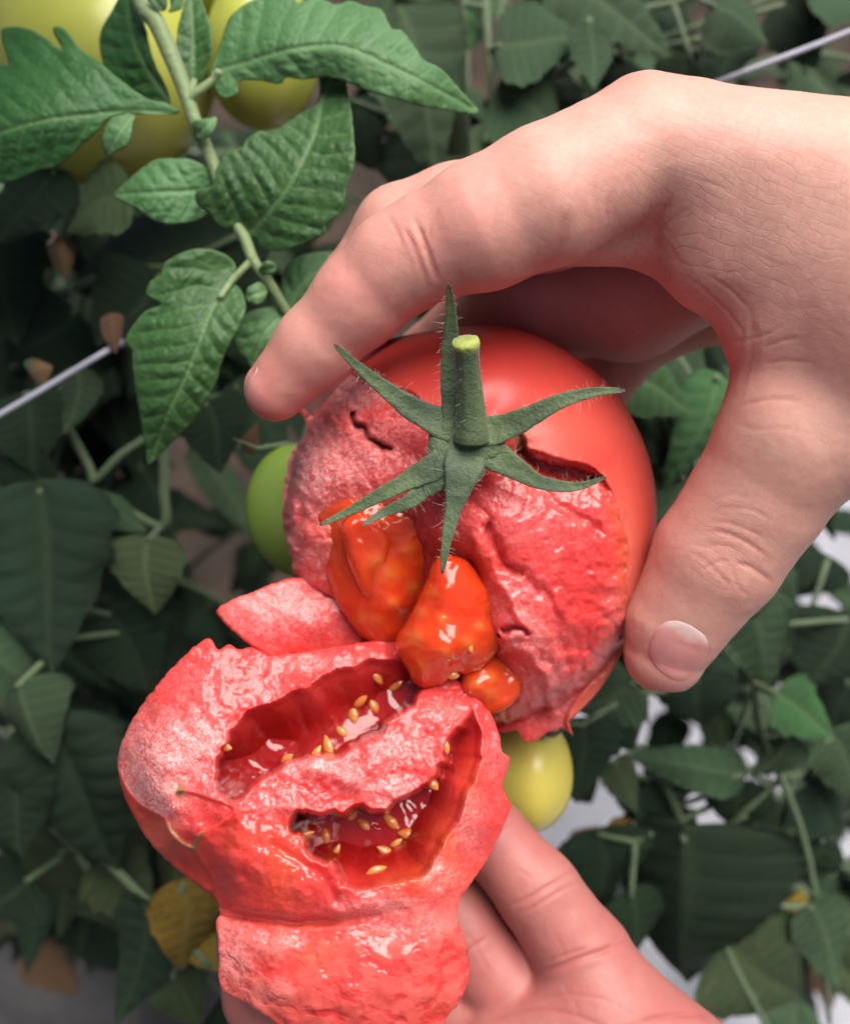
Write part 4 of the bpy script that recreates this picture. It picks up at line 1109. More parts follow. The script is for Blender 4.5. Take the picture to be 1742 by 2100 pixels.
ML_LIGHT = leaf_mat('leaf_light', (0.065, 0.165, 0.055), (0.105, 0.235, 0.088), (0.19, 0.33, 0.14), 0.25, 0.55, spec=.4)
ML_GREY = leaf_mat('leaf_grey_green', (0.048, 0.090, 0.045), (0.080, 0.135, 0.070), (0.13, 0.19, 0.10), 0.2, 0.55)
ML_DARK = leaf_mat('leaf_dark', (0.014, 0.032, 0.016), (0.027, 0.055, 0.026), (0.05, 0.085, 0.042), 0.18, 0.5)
ML_PALE = leaf_mat('leaf_pale_underside', (0.10, 0.16, 0.07), (0.14, 0.20, 0.095), (0.20, 0.26, 0.13), 0.2, 0.65)
ML_YELL = leaf_mat('leaf_yellowing', (0.30, 0.20, 0.03), (0.42, 0.27, 0.045), (0.35, 0.28, 0.08), 0.25, 0.6, ((0.05, 0.08, 0.025), .55))
ML_SPOT = leaf_mat('leaf_spotted', (0.040, 0.065, 0.030), (0.07, 0.10, 0.045), (0.10, 0.13, 0.06), 0.2, 0.6, ((0.26, 0.16, 0.05), .60))
ML_DRY = leaf_mat('leaf_dry', (0.16, 0.085, 0.045), (0.30, 0.18, 0.10), (0.28, 0.17, 0.10), 0.15, 0.85)
m = M('plant_stem')
c = m.mix(m.noise(70, 4), (0.05, 0.085, 0.035), (0.10, 0.15, 0.06))
m.set(Base_Color=c, Roughness=0.6, Sheen_Weight=0.3, Normal=m.bump(m.noise(600, 4), 0.0004)); MAT_STEM = m.m
m = M('plant_stem_light')
m.set(Base_Color=m.mix(m.noise(60, 4), (0.14, 0.20, 0.075), (0.22, 0.30, 0.12)), Roughness=0.55, Sheen_Weight=0.3, Normal=m.bump(m.noise(700, 4), 0.0004)); MAT_STEM2 = m.m

def quilt(s, dist, side, sp, ang):
    """vein pattern of a leaf: s along the midrib, dist away from it (plan units)"""
    q = (s - dist * ang) / sp + 0.5 * (side > 0)
    ph = np.abs(q - np.round(q)) * 2                # 0 on a vein, 1 between
    return ph

def traced_leaf(parent, outline, midrib, zpts, mat, name='leaflet', sp=40, ang=0.55, amp=0.10, fold=0.0, wave=0.05, seed=0, step=3.2, petiole=None, pr=7):
    O = crom(outline, 5, True)
    # finely toothed margin
    O = O + np.stack([1.6 * n2(O, 10, 2, seed), 1.6 * n2(O, 10, 2, seed + 3)], 1)
    mid = crom(midrib, 6); zr = RBF(zpts, 40)
    def veins(P):
        d, s, sg, L = pdist(P, mid, arc=True)
        wob = 7 * n2(P, 45, 2, seed + 8)
        ph = quilt(s + wob, d, sg, sp, ang)
        return d, s, sg, L, ph
    def zf(P, sd):
        d, s, sg, L, ph = veins(P)
        m_in = sstep(0, 14, sd)
        z = zr(P) + fold * d * KPX
        q2 = (d + 12 * n2(P, 24, 2, seed + 9)) / (sp * 0.62); ph2 = np.abs(q2 - np.round(q2)) * 2
        z = z + amp * (np.clip(ph, 0, 1) ** 0.6 * (0.55 + 0.45 * np.clip(ph2, 0, 1) ** .7) - 0.4) * m_in * sstep(0, 26, d) * (0.6 + 0.9 * n2(P, 34, 2, seed + 2))
        z = z - 0.045 * np.exp(-(d / 5) ** 2) + 0.014 * n2(P, 15, 2, seed + 6) * m_in
        z = z + wave * n2(P, 55, 2, seed + 4) * sstep(50, 0, sd)
        return z
    v, fF, fB, uv, ss, isb = relief(O, zf, lambda P, s, z: z - 0.035, step, 0.02, 5)
    d, s, sg, L, ph = veins(uv)
    vein = np.maximum(np.exp(-(d / (5.5 * (1.15 - 0.7 * s / L))) ** 2), 0.55 * np.exp(-(ph * sp / 2 / 3.2) ** 2) * sstep(120, 20, d))
    rim = 0.55 * np.exp(-(ss / 3.0) ** 2)
    o = part(name, v, np.concatenate([fF, fB]), mat, parent, {'vein': vein, 'rim': rim})
    if petiole:
        pz = [(x, y, z) for x, y, z in petiole]
        C = crom(pz, 6)
        tv, tf = tube(V(C[:, 0], C[:, 1], C[:, 2]), np.linspace(pr, pr * .8, len(C)) * KPX * 1.2, 10)
        po = part('leaf_stalk', tv, tf, MAT_STEM2, o)
    return o

H = lambda L: [(x * 0.5, y * 0.5) for x, y in L]
FBZ = -4.2
fg = thing('tomato_branch', Wp(300, -300, FBZ), 'fresh bright green tomato branch with large lobed leaves, in focus at the upper left', 'branch')
R_ = crom([(262, -160, FBZ - .2), (290, 0, FBZ - .1), (320, 45, FBZ), (345, 100, FBZ), (375, 175, FBZ), (395, 235, FBZ), (415, 285, FBZ), (440, 345, FBZ - .1), (465, 425, FBZ - .1), (500, 485, FBZ), (520, 535, FBZ), (555, 585, FBZ - .2), (585, 635, FBZ - .5), (640, 720, FBZ - 1.0)], 6)
rr = np.interp(np.linspace(0, 1, len(R_)), [0, .3, .45, .7, 1], [20, 18, 14, 12, 9]) * KPX * 1.2
tv, tf = tube(V(R_[:, 0], R_[:, 1], R_[:, 2]), rr, 14)
part('stalk', tv, tf, MAT_STEM2, fg)
Z = FBZ
traced_leaf(fg, H([(735, 465), (690, 425), (600, 400), (490, 322), (430, 270), (330, 198), (270, 122), (222, 110), (216, 130), (240, 170), (256, 205), (235, 195), (180, 150), (100, 112), (30, 112), (6, 128), (14, 190), (36, 262), (0, 262), (-70, 270), (-150, 310), (-260, 420), (-380, 600), (-420, 720), (-300, 760), (-180, 775), (-90, 765), (0, 755), (70, 738), (150, 702), (240, 682), (330, 602), (400, 540), (440, 490), (520, 466), (600, 470)]),
            H([(740, 468), (550, 455), (400, 465), (200, 490), (0, 545), (-200, 630), (-420, 720)]), [(370, 230, Z), (200, 160, Z + .5), (100, 80, Z + .2), (0, 100, Z), (0, 270, Z + .5), (100, 250, Z + .7), (0, 370, Z), (120, 340, Z + .2), (200, 290, Z + .4), (-200, 360, Z - 1.5)], ML_FRONT, seed=11, sp=46, ang=.6, fold=-.05)
traced_leaf(fg, H([(500, -40), (455, 50), (425, 100), (408, 170), (425, 265), (480, 330), (560, 380), (640, 420), (700, 430), (690, 370), (660, 310), (640, 270), (612, 180), (600, 120), (575, 40), (555, -40), (530, -140)]), H([(690, 400), (600, 270), (540, 120), (520, -100)]),
            [(350, 210, Z - .6), (215, 80, Z - 1.1), (300, 100, Z - .3), (260, -30, Z - 1.0), (240, 160, Z - .9), (320, 160, Z - .5)], ML_FRONT, seed=13, sp=36)
traced_leaf(fg, H([(790, 342), (755, 318), (725, 205), (730, 115), (752, 30), (780, -60), (820, -20), (842, 35), (865, 110), (872, 190), (865, 240), (835, 318), (812, 340)]), H([(795, 345), (795, 200), (790, 80), (780, -60)]),
            [(397, 170, Z - .3), (370, 90, Z - .2), (430, 90, Z - .1), (390, -30, Z - .6), (395, 90, Z - .3)], ML_FRONT, seed=15, sp=30, petiole=[(385, 205, Z - .05), (395, 180, Z - .1), (398, 165, Z - .25)], pr=8)
traced_leaf(fg, [(432, 148), (440, 120), (452, 90), (468, 42), (500, 10), (550, -10), (600, -6), (612, 6), (645, -6), (690, 8), (715, 0), (750, 12), (782, 20), (802, 56), (826, 64), (850, 94), (872, 124), (905, 142), (940, 180), (965, 208), (982, 231), (950, 232), (905, 224), (868, 219), (800, 200), (750, 186), (702, 165), (665, 158), (622, 163), (586, 160), (575, 172), (525, 165), (490, 168), (486, 194), (456, 201), (440, 182)],
            [(435, 146), (500, 128), (600, 100), (700, 95), (800, 135), (900, 185), (982, 231)], [(440, 150, Z + .1), (600, 100, Z + .9), (600, 0, Z + .4), (700, 10, Z + .4), (700, 95, Z + 1.0), (800, 60, Z + .7), (850, 180, Z + .9), (980, 230, Z - .2), (650, 160, Z + .6), (480, 190, Z + .2), (520, 30, Z + .3)],
            ML_LIGHT, seed=17, sp=44, ang=.5, petiole=[(385, 205, Z + .05), (410, 185, Z + .1), (436, 165, Z + .1), (450, 145, Z + .2)], pr=10)
traced_leaf(fg, H([(1012, 972), (985, 958), (900, 932), (862, 880), (815, 845), (798, 805), (815, 775), (870, 762), (888, 690), (925, 625), (990, 600), (1012, 568), (1070, 535), (1112, 545), (1180, 500), (1250, 450), (1298, 422), (1310, 370), (1308, 305), (1350, 258), (1405, 224), (1420, 350), (1440, 450), (1455, 600), (1450, 690), (1418, 780), (1412, 850), (1378, 892), (1340, 920), (1330, 960), (1270, 990), (1180, 1022), (1120, 1030), (1070, 1012), (1040, 975)]),
            H([(1012, 968), (1100, 870), (1200, 740), (1290, 560), (1330, 400), (1402, 230)]), [(506, 484, Z), (550, 435, Z + .5), (600, 370, Z + .8), (645, 280, Z + .6), (665, 200, Z + .2), (702, 115, Z + .3), (420, 400, Z + .4), (470, 310, Z + .5), (550, 275, Z + .4), (620, 225, Z + .2), (720, 300, Z + 1.0), (700, 430, Z + .9), (600, 510, Z + .5), (560, 505, Z + .3), (440, 460, Z + .1)],
            ML_FRONT, seed=19, sp=38, ang=.45, amp=.13)
traced_leaf(fg, H([(872, 760), (850, 692), (790, 656), (730, 650), (640, 655), (570, 700), (500, 762), (464, 800), (500, 830), (560, 860), (600, 890), (680, 920), (760, 916), (830, 896), (862, 870), (858, 820), (868, 780)]), H([(872, 775), (760, 785), (620, 790), (464, 800)]),
            [(434, 385, Z - .2), (380, 390, Z + .1), (300, 395, Z + .2), (232, 400, Z - .2), (390, 330, Z + .1), (320, 340, Z + .1), (380, 455, Z), (300, 440, Z + .1)], ML_LIGHT, seed=23, sp=32)
traced_leaf(fg, H([(945, 1158), (968, 1110), (950, 1062), (890, 1030), (812, 1020), (740, 1040), (672, 1080), (660, 1122), (612, 1160), (600, 1210), (636, 1234), (655, 1252), (592, 1280), (540, 1340), (514, 1400), (540, 1440), (545, 1520), (560, 1640), (580, 1745), (598, 1850), (615, 1906), (700, 1822), (780, 1742), (850, 1640), (890, 1560), (912, 1480), (950, 1400), (1004, 1292), (1000, 1210), (965, 1165)]),
            H([(945, 1158), (870, 1270), (820, 1400), (760, 1550), (690, 1700), (615, 1904)]), [(472, 580, Z), (435, 635, Z + .4), (410, 700, Z + .6), (380, 775, Z + .5), (345, 850, Z + .2), (308, 950, Z - .6), (310, 600, Z + .3), (400, 520, Z + .3), (270, 700, Z + .2), (290, 850, Z - .1), (495, 640, Z + .4), (450, 760, Z + .3), (400, 860, Z)],
            ML_FRONT, seed=27, sp=40, ang=.55, amp=.14, petiole=[(515, 535, Z), (490, 560, Z + .05), (472, 580, Z + .1), (450, 612, Z + .3)], pr=8)
traced_leaf(fg, H([(1172, 1275), (1130, 1258), (1080, 1260), (1012, 1288), (970, 1340), (956, 1400), (980, 1452), (1010, 1482), (1032, 1512), (1060, 1500), (1100, 1432), (1150, 1350), (1175, 1300)]), H([(1172, 1280), (1090, 1360), (1032, 1510)]),
            [(585, 640, Z - .6), (545, 680, Z - .3), (516, 755, Z - .6), (480, 700, Z - .4), (520, 640, Z - .4)], ML_LIGHT, seed=31, sp=26)
traced_leaf(fg, H([(1178, 1262), (1152, 1200), (1160, 1115), (1215, 1055), (1300, 1034), (1400, 1040), (1420, 1100), (1350, 1190), (1260, 1250)]), H([(1180, 1264), (1260, 1150), (1400, 1050)]),
            [(590, 632, Z - .9), (630, 575, Z - .9), (680, 540, Z - 1.3), (580, 560, Z - 1.0)], ML_LIGHT, seed=33, sp=26)
traced_leaf(fg, H([(550, 465), (480, 475), (440, 500), (418, 560), (425, 610), (440, 642), (480, 622), (520, 600), (538, 560), (545, 510)]), H([(550, 466), (490, 550), (440, 640)]), [(275, 233, Z + .3), (245, 275, Z + .5), (220, 320, Z + .3)], ML_LIGHT, seed=35, sp=22, amp=.06)
traced_leaf(fg, H([(800, 560), (788, 520), (795, 492), (840, 486), (888, 480), (885, 520), (862, 560), (830, 578)]), H([(795, 560), (840, 525), (888, 482)]), [(400, 278, Z + .3), (420, 262, Z + .5), (444, 240, Z + .4)], ML_LIGHT, seed=37, sp=20, amp=.05)
traced_leaf(fg, H([(1062, 1120), (1068, 1092), (1090, 1072), (1120, 1074), (1138, 1094), (1128, 1122), (1100, 1132)]), H([(1064, 1118), (1136, 1094)]), [(532, 558, Z + .1), (550, 550, Z + .3), (568, 547, Z + .2)], ML_LIGHT, seed=39, sp=18, amp=.05)
traced_leaf(fg, H([(1098, 1190), (1070, 1158), (1035, 1165), (1008, 1195), (1005, 1230), (1040, 1252), (1080, 1240)]), H([(1096, 1192), (1008, 1222)]), [(548, 597, Z + .05), (525, 605, Z + .3), (505, 612, Z + .2)], ML_LIGHT, seed=41, sp=18, amp=.05)
traced_leaf(fg, H([(690, 50), (700, 20), (690, -30), (720, -50), (752, -10), (748, 30), (720, 48)]), H([(690, 50), (735, -20)]), [(345, 25, Z + .1), (365, -10, Z + .2)], ML_LIGHT, seed=43, sp=18, amp=.05)
traced_leaf(fg, H([(668, 48), (630, 30), (600, -20), (630, -40), (680, -20), (688, 20)]), H([(672, 48), (620, -20)]), [(335, 25, Z + .2), (310, -10, Z + .3)], ML_LIGHT, seed=45, sp=18, amp=.05)

# ================================================================== unripe tomatoes
def unripe(px, py, z, rx, ry, ca, cb, label, seed_, tilt=(0, 0)):
    s = KPX * (D0 - z) / D0
    m = M('unripe_tomato_skin')
    sp_ = m.ramp(m.voro(700), [(0, 1), (.14, 0)])
    cc = m.mix(m.ramp(m.noise(22, 3, .5), [(.35, 0), (.65, 1)]), ca, cb)
    cc = m.mix(m.math('MULTIPLY', sp_, .15), cc, (0.6, 0.6, 0.3))
    m.set(Base_Color=cc, Roughness=0.3, Specular_IOR_Level=.5, Subsurface_Weight=.2, Subsurface_Scale=.004, Subsurface_Radius=(1, .8, .2), Normal=m.bump(m.noise(300, 3), .0001, .5))
    c0 = V(px, py, z)
    root = thing('unripe_tomato', to_world(c0 - np.array([0, ry * s * .7, 0])), label, 'tomato')
    n, k = 40, 56
    th = np.linspace(0, np.pi, n)[:, None]; ph = (np.arange(k) / k * 2 * np.pi)[None]
    r = 1 + 0.03 * np.cos(5 * ph + seed_) * np.sin(th) ** 2
    dz = 1 - 0.18 * np.exp(-(th / 0.35) ** 2)
    X = np.stack([r * np.sin(th) * np.cos(ph) * rx * s, r * np.cos(th) * dz * ry * s * np.ones_like(ph), r * np.sin(th) * np.sin(ph) * (rx + ry) / 2 * s], -1).reshape(-1, 3)
    X = X + (0.03 * fbm(X * 0.5, 2, seed_))[:, None]
    i, j = np.meshgrid(np.arange(n - 1), np.arange(k), indexing='ij'); i = i.ravel(); j = j.ravel(); jj = (j + 1) % k
    part('fruit', c0 + X, np.stack([i * k + j, i * k + jj, (i + 1) * k + jj, (i + 1) * k + j], 1), m.m, root)
    top = c0 + np.array([0, ry * s * .82, 0])
    stv = tube([top, top + [0.1, .6, -.3], top + [.5, 1.4, -1.0], top + [1.2, 2.0, -2.2]], [.28, .2, .18, .2], 10)
    part('stem', *stv, MAT_STEM, root)
    sp2 = []
    for q in range(5):
        a = q * 1.257 + seed_; d = np.array([math.cos(a), 0, math.sin(a)])
        sp2.append(tube([top, top + d * .6 + [0, .12, 0], top + d * 1.3 + [0, .0, 0], top + d * 1.9 + [0, .25, 0]], [.22, .24, .16, .03], 8, .4, [0, 1, 0]))
    part('calyx', *join(sp2), MAT_STEM, root)
    return root
unripe(196, 134, -9.5, 238, 240, (0.42, 0.45, 0.07), (0.55, 0.56, 0.13), 'large yellow-green unripe tomato behind the lobed leaf in the upper left corner', 1)
unripe(537, 104, -8.6, 116, 158, (0.34, 0.38, 0.05), (0.44, 0.46, 0.09), 'small yellow-green tomato peeking below the pale leaf near the top', 2)
unripe(478, -62, -11.5, 115, 118, (0.28, 0.27, 0.03), (0.36, 0.34, 0.05), 'olive-green tomato cut off by the top edge', 3)
unripe(632, 1043, -6.2, 124, 146, (0.19, 0.30, 0.042), (0.26, 0.38, 0.07), 'dark green tomato half hidden behind the left side of the ripe one', 4)
unripe(1084, 1585, -5.6, 88, 120, (0.66, 0.56, 0.09), (0.74, 0.64, 0.16), 'pale yellow tomato hanging between the torn tomato and the lower hand', 5)

# ================================================================== background plants
def leaflet_mesh(name, seed_, width=.5, lobes=1.0, curl=0.12, ns=60, nt=17):
    r = np.random.default_rng(seed_)
    s = np.linspace(0, 1, ns)
    base = np.sin(np.pi * np.clip(s, 0, 1) ** 0.66) ** 0.9 * (1 - 0.30 * s)
    def edge(k):
        t = base.copy()
        sw = (s * (5.2 + r.uniform(-.6, .6)) + r.uniform(0, 1)) % 1.0
        lob = 0.13 * lobes * (1 - sw ** 1.6) * np.sin(np.pi * np.clip(s * 1.15, 0, 1)) + 0.05 * ((s * 15 + r.uniform(0, 3)) % 1.0)
        return t * (0.86 - lob + .1) * width
    eL, eR = edge(0), edge(1)
    T = np.linspace(-1, 1, nt)
    S, TT = np.meshgrid(s, T, indexing='ij')
    w = np.where(TT < 0, eL[:, None], eR[:, None])
    mb = 0.06 * np.sin(S * 3 + r.uniform(0, 6)) * S
    X = TT * w * 0.5 * 2 * 0.5 + mb
    Y = S - 0.10 * np.abs(TT) * w
    Zc = -2.2 * curl * (S - .3) ** 2 + 0.22 * np.abs(TT) * w * r.choice([-1.3, 1.5]) - 0.25 * w * TT ** 2 * r.choice([-.6, 1.0]) + 0.10 * np.sin(S * 10 + 1.5 * np.sign(TT) + r.uniform(0, 6)) * TT ** 2 * w
    ph = np.abs(((S - 0.5 * np.abs(TT) * w * .6) * 8 + .5 * (TT > 0)) % 1 - .5) * 2
    Zc = Zc + 0.017 * (np.clip(1 - ph, 0, 1) ** .6) * np.sin(np.pi * np.clip(np.abs(TT), 0, 1))
    v = np.stack([X, Y, Zc], -1).reshape(-1, 3)
    i, j = np.meshgrid(np.arange(ns - 1), np.arange(nt - 1), indexing='ij'); i = i.ravel(); j = j.ravel()
    q = np.stack([i * nt + j, (i + 1) * nt + j, (i + 1) * nt + j + 1, i * nt + j + 1], 1)[:, ::-1]
    vein = np.maximum(np.exp(-(TT * w / .022) ** 2), .6 * np.exp(-((1 - ph) / .13) ** 2)).ravel()
    # thin closed sheet
    nb = len(v); v2 = v - [0, 0, 0.006]
    bl = np.concatenate([np.arange(0, nt - 1), np.arange(ns - 1) * nt + nt - 1, (ns - 1) * nt + np.arange(nt - 1, 0, -1), np.arange(ns - 1, 0, -1) * nt])
    b2 = np.roll(bl, -1)
    F = np.concatenate([q, q[:, ::-1] + nb, np.stack([bl, b2, b2 + nb, bl + nb], 1)])
    me = mesh_fast(name, np.concatenate([v, v2]), F)
    set_attr(me, {'vein': np.concatenate([vein, vein]), 'rim': np.zeros(2 * nb)})
    return me
LM = {}
def lmesh(mat, k):
    if (mat.name, k) not in LM:
        me = leaflet_mesh('leaflet', 100 + k, [.62, .52, .7, .58, .48, .66][k % 6], [1, .6, 1.3, .8, 1.1, .5][k % 6], [.12, .3, .05, .2, -.1, .25][k % 6])
        me.materials.append(mat); LM[(mat.name, k)] = me
    return LM[(mat.name, k)]
def put_leaf(parent, mat, k, b, t, nrm, wscale=1.0, name='leaflet'):
    b = np.asarray(b, float); t = np.asarray(t, float)
    y = t - b; L = np.linalg.norm(y); y /= L
    z = np.asarray(nrm, float); z = z - y * (z @ y); z /= np.linalg.norm(z)
    x = np.cross(y, z)
    o = bpy.data.objects.new(name, lmesh(mat, k)); col.objects.link(o); o.parent = parent
    mt = Matrix.Identity(4)
    for c_ in range(3):
        mt[c_][0] = x[c_] * L * wscale; mt[c_][1] = y[c_] * L; mt[c_][2] = z[c_] * L
    mt.translation = Vector(b - (wloc(parent) if parent is not None else 0))
    o.matrix_basis = mt
    return o
WUP = np.array([0, 0, 1.0])
def curve3(a, b, sag, n=10):
    t = np.linspace(0, 1, n)[:, None]
    return a + (b - a) * t + np.array([0, 0, 1.0]) * sag * np.sin(np.pi * t)

def in_view(p, mg=260):
    d = p - CAM; z = d @ FWD
    if z < 0.01: return False
    return abs(d @ RIGHT) / z < VH / 2 * (1742 / 2100 + mg / 1050) and abs(d @ UP) / z < VH / 2 * (1 + mg / 1050)

class Plant:
    def __init__(s, label, base, top, r=.006, name='tomato_plant'):
        s.root = thing(name, base, label, 'plant')
        base = np.asarray(base, float); top = np.asarray(top, float)
        t = np.linspace(0, 1, 26)[:, None]
        s.stem = base + (top - base) * t + 0.025 * np.concatenate([np.sin(t * 5 + base[0] * 9) * t, np.cos(t * 4) * t - t, 0 * t], 1)
        v, f = tube(s.stem, np.linspace(r, r * .55, 26), 10)
        part('main_stem', v, f, MAT_STEM, s.root, world_co=True)
    def near(s, p):
        q = s.stem[np.argmin(np.linalg.norm(s.stem - p, axis=1) + np.maximum(0, s.stem[:, 2] - p[2]) * .5)]
        return q
    def leaf(s, stalk, leaflets, mat=None, r=.0016):
        """stalk: world points; leaflets: (base, tip, normal, material, mesh, width)"""
        tb = [tube(stalk, np.linspace(r, r * .6, len(stalk)), 8)]
        for b, t, n_, mt, k, w in leaflets:
            q = stalk[np.argmin(np.linalg.norm(stalk - b, axis=1))]
            if np.linalg.norm(q - b) > .002: tb.append(tube(curve3(q, b + (t - b) * .06, .0, 5), r * .6, 7))
        v, f = join(tb)
        lo = part('leaf', v, f, mat or MAT_STEM, s.root, world_co=True)
        for b, t, n_, mt, k, w in leaflets: put_leaf(lo, mt, k, b, t, n_, w)
        return lo
    def key(s, leaflets, stalk_px=None):
        """leaves seen one by one: (base px, tip px, width px, z, material, mesh[, tip dz])"""
        L = []
        for (bx, by), (tx, ty), w, z, mt, k, *dz in leaflets:
            dz = dz[0] if dz else random.uniform(-.8, .4)
            b, t = Wp(bx, by, z), Wp(tx, ty, z + dz)
            lp = math.hypot(tx - bx, ty - by)
            nrm = -FWD * 0.75 + WUP * 0.45 + rng.normal(0, .22, 3)
            base_w = [.62, .52, .7, .58, .48, .66][k % 6] * 0.62
            L.append((b, t, nrm, mt, k, w / lp / base_w))
        if stalk_px: st = np.array([Wp(*p) for p in crom(stalk_px, 20)])
        else:
            c0 = np.mean([l[0] for l in L], 0); st = curve3(s.near(c0 - [0, 0, .05]), c0, .02, 10)
        s.leaf(st, L)
    def frond(s, tip, out, size, mats, nl=5, offscreen=False):
        """a compound leaf reaching from the stem to tip; out = end direction"""
        a = s.near(tip - np.array([0, 0, .06]))
        st = curve3(a, tip, .03 + .02 * random.random(), 12)
        d = st[-1] - st[-4]; d /= np.linalg.norm(d)
        d = d * .5 + out; d /= np.linalg.norm(d)
        up = WUP * .9 - FWD * .35 + rng.normal(0, .3, 3)
        L = []
        side = np.cross(d, up); side /= np.linalg.norm(side)
        k = random.randrange(6)
        tp = st[-1]
        L.append((tp, tp + (d - WUP * .25) * size, up, random.choice(mats), k, random.uniform(.85, 1.15)))
        for q in range(1, nl // 2 + 1):
            b = st[max(0, len(st) - 1 - 3 * q)]
            for sg in (-1, 1):
                dd = d * .45 + sg * side + WUP * random.uniform(-.45, .15); dd /= np.linalg.norm(dd)
                L.append((b + dd * size * .12, b + dd * size * random.uniform(.75, 1.05), up + rng.normal(0, .25, 3), random.choice(mats), random.randrange(6), random.uniform(.85, 1.2)))
        if offscreen: L = [l for l in L if not (in_view(l[0]) or in_view(l[1]) or in_view((l[0] + l[1]) / 2))]
        s.leaf(st, L)

def ground_under(px, py, z):
    p = Wp(px, py, z); return np.array([p[0], p[1], 0.0]), p

# -- plant behind the hand, top right
g, p = ground_under(1050, 40, -16)
pa = Plant('grey-green tomato plant behind the knuckles at the top right', g, p + [0, 0, .12])
G, Dk, Pl, Li, Ye, Sp = ML_GREY, ML_DARK, ML_PALE, ML_LIGHT, ML_YELL, ML_SPOT
pa.key([((800, -30), (945, 335), 190, -10.5, G, 1), ((1015, 95), (1195, 75), 175, -11.5, G, 3, .4), ((1012, 190), (1165, 245), 190, -12, G, 0, .3), ((1000, 60), (930, 20), 110, -12.5, Li, 2),
        ((1008, 250), (985, 330), 70, -12, Pl, 4)], [(990, -80, -12), (997, 57, -12), (1006, 170, -12), (1008, 300, -12.6)])
pa.key([((1130, -50), (1395, 95), 170, -12.5, G, 2, .5), ((1205, 45), (1222, 192), 80, -11, G, 4, .2), ((1270, -40), (1450, 60), 150, -14, Dk, 0), ((1455, 10), (1585, 55), 110, -11.5, G, 5, .6), ((1420, 120), (1360, 200), 110, -13, G, 1), ((1280, 120), (1240, 200), 120, -13.5, Dk, 3)],
       [(1500, -60, -13), (1400, 0, -13.5), (1300, 20, -13.5), (1210, 30, -12.5)])
pa.key([((1500, 60), (1480, 190), 110, -14, Dk, 2), ((1600, 0), (1700, 120), 150, -15, Dk, 0), ((1660, -40), (1800, 30), 140, -14, G, 3), ((720, 200), (790, 330), 130, -13, Dk, 5), ((860, 330), (760, 350), 120, -14, Dk, 2)])
# -- left plant in the shade
g, p = ground_under(-40, 700, -20)
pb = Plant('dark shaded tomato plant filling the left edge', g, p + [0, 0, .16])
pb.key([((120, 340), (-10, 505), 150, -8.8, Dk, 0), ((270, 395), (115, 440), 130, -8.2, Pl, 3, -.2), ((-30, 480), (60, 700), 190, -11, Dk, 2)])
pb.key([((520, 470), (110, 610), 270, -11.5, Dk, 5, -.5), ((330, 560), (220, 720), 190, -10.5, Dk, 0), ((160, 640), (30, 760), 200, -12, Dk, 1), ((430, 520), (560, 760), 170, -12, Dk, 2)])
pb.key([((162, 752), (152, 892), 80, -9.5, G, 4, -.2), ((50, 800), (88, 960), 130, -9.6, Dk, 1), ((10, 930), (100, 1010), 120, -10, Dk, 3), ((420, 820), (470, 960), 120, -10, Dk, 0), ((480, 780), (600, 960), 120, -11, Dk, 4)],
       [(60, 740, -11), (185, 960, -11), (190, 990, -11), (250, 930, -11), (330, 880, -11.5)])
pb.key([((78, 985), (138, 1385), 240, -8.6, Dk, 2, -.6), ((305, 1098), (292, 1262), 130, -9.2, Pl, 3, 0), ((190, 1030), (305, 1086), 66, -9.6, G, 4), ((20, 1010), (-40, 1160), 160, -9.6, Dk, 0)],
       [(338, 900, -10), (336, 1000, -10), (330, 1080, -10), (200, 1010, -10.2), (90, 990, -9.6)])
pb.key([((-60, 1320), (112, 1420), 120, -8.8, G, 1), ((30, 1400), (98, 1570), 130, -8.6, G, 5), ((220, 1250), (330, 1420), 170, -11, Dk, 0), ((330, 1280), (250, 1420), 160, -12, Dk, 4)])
# -- bottom left plant with ageing leaves
g, p = ground_under(120, 1500, -26)
pc = Plant('low tomato plant with yellowing spotted leaves at the bottom left', g, p + [0, 0, .05])
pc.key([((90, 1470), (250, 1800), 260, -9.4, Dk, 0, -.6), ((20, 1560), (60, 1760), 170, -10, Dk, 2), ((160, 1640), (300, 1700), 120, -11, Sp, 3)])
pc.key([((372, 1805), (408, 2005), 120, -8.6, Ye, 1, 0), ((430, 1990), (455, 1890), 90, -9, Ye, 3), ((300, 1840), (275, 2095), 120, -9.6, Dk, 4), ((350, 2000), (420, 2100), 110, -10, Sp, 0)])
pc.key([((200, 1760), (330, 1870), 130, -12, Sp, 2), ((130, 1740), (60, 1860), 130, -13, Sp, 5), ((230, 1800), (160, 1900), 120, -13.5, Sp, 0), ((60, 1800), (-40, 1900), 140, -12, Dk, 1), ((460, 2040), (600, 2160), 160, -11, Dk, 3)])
# -- right middle plant
g, p = ground_under(1560, 900, -22)
pd = Plant('tomato plant seen through the gap between thumb and fingers', g, p + [0, 0, .10])
pd.key([((1235, 760), (1432, 820), 150, -9.5, Li, 0, .3), ((1310, 830), (1405, 975), 140, -10.2, G, 3), ((1475, 760), (1415, 1010), 110, -9.8, Li, 1, .2), ((1380, 720), (1460, 800), 100, -10.5, G, 2), ((1300, 900), (1340, 1010), 110, -11, Dk, 5), ((1400, 980), (1350, 1080), 100, -10.5, G, 4)])
pd.key([((1150, 650), (1200, 760), 120, -12, Li, 5), ((1080, 660), (1000, 740), 120, -12, G, 0)])
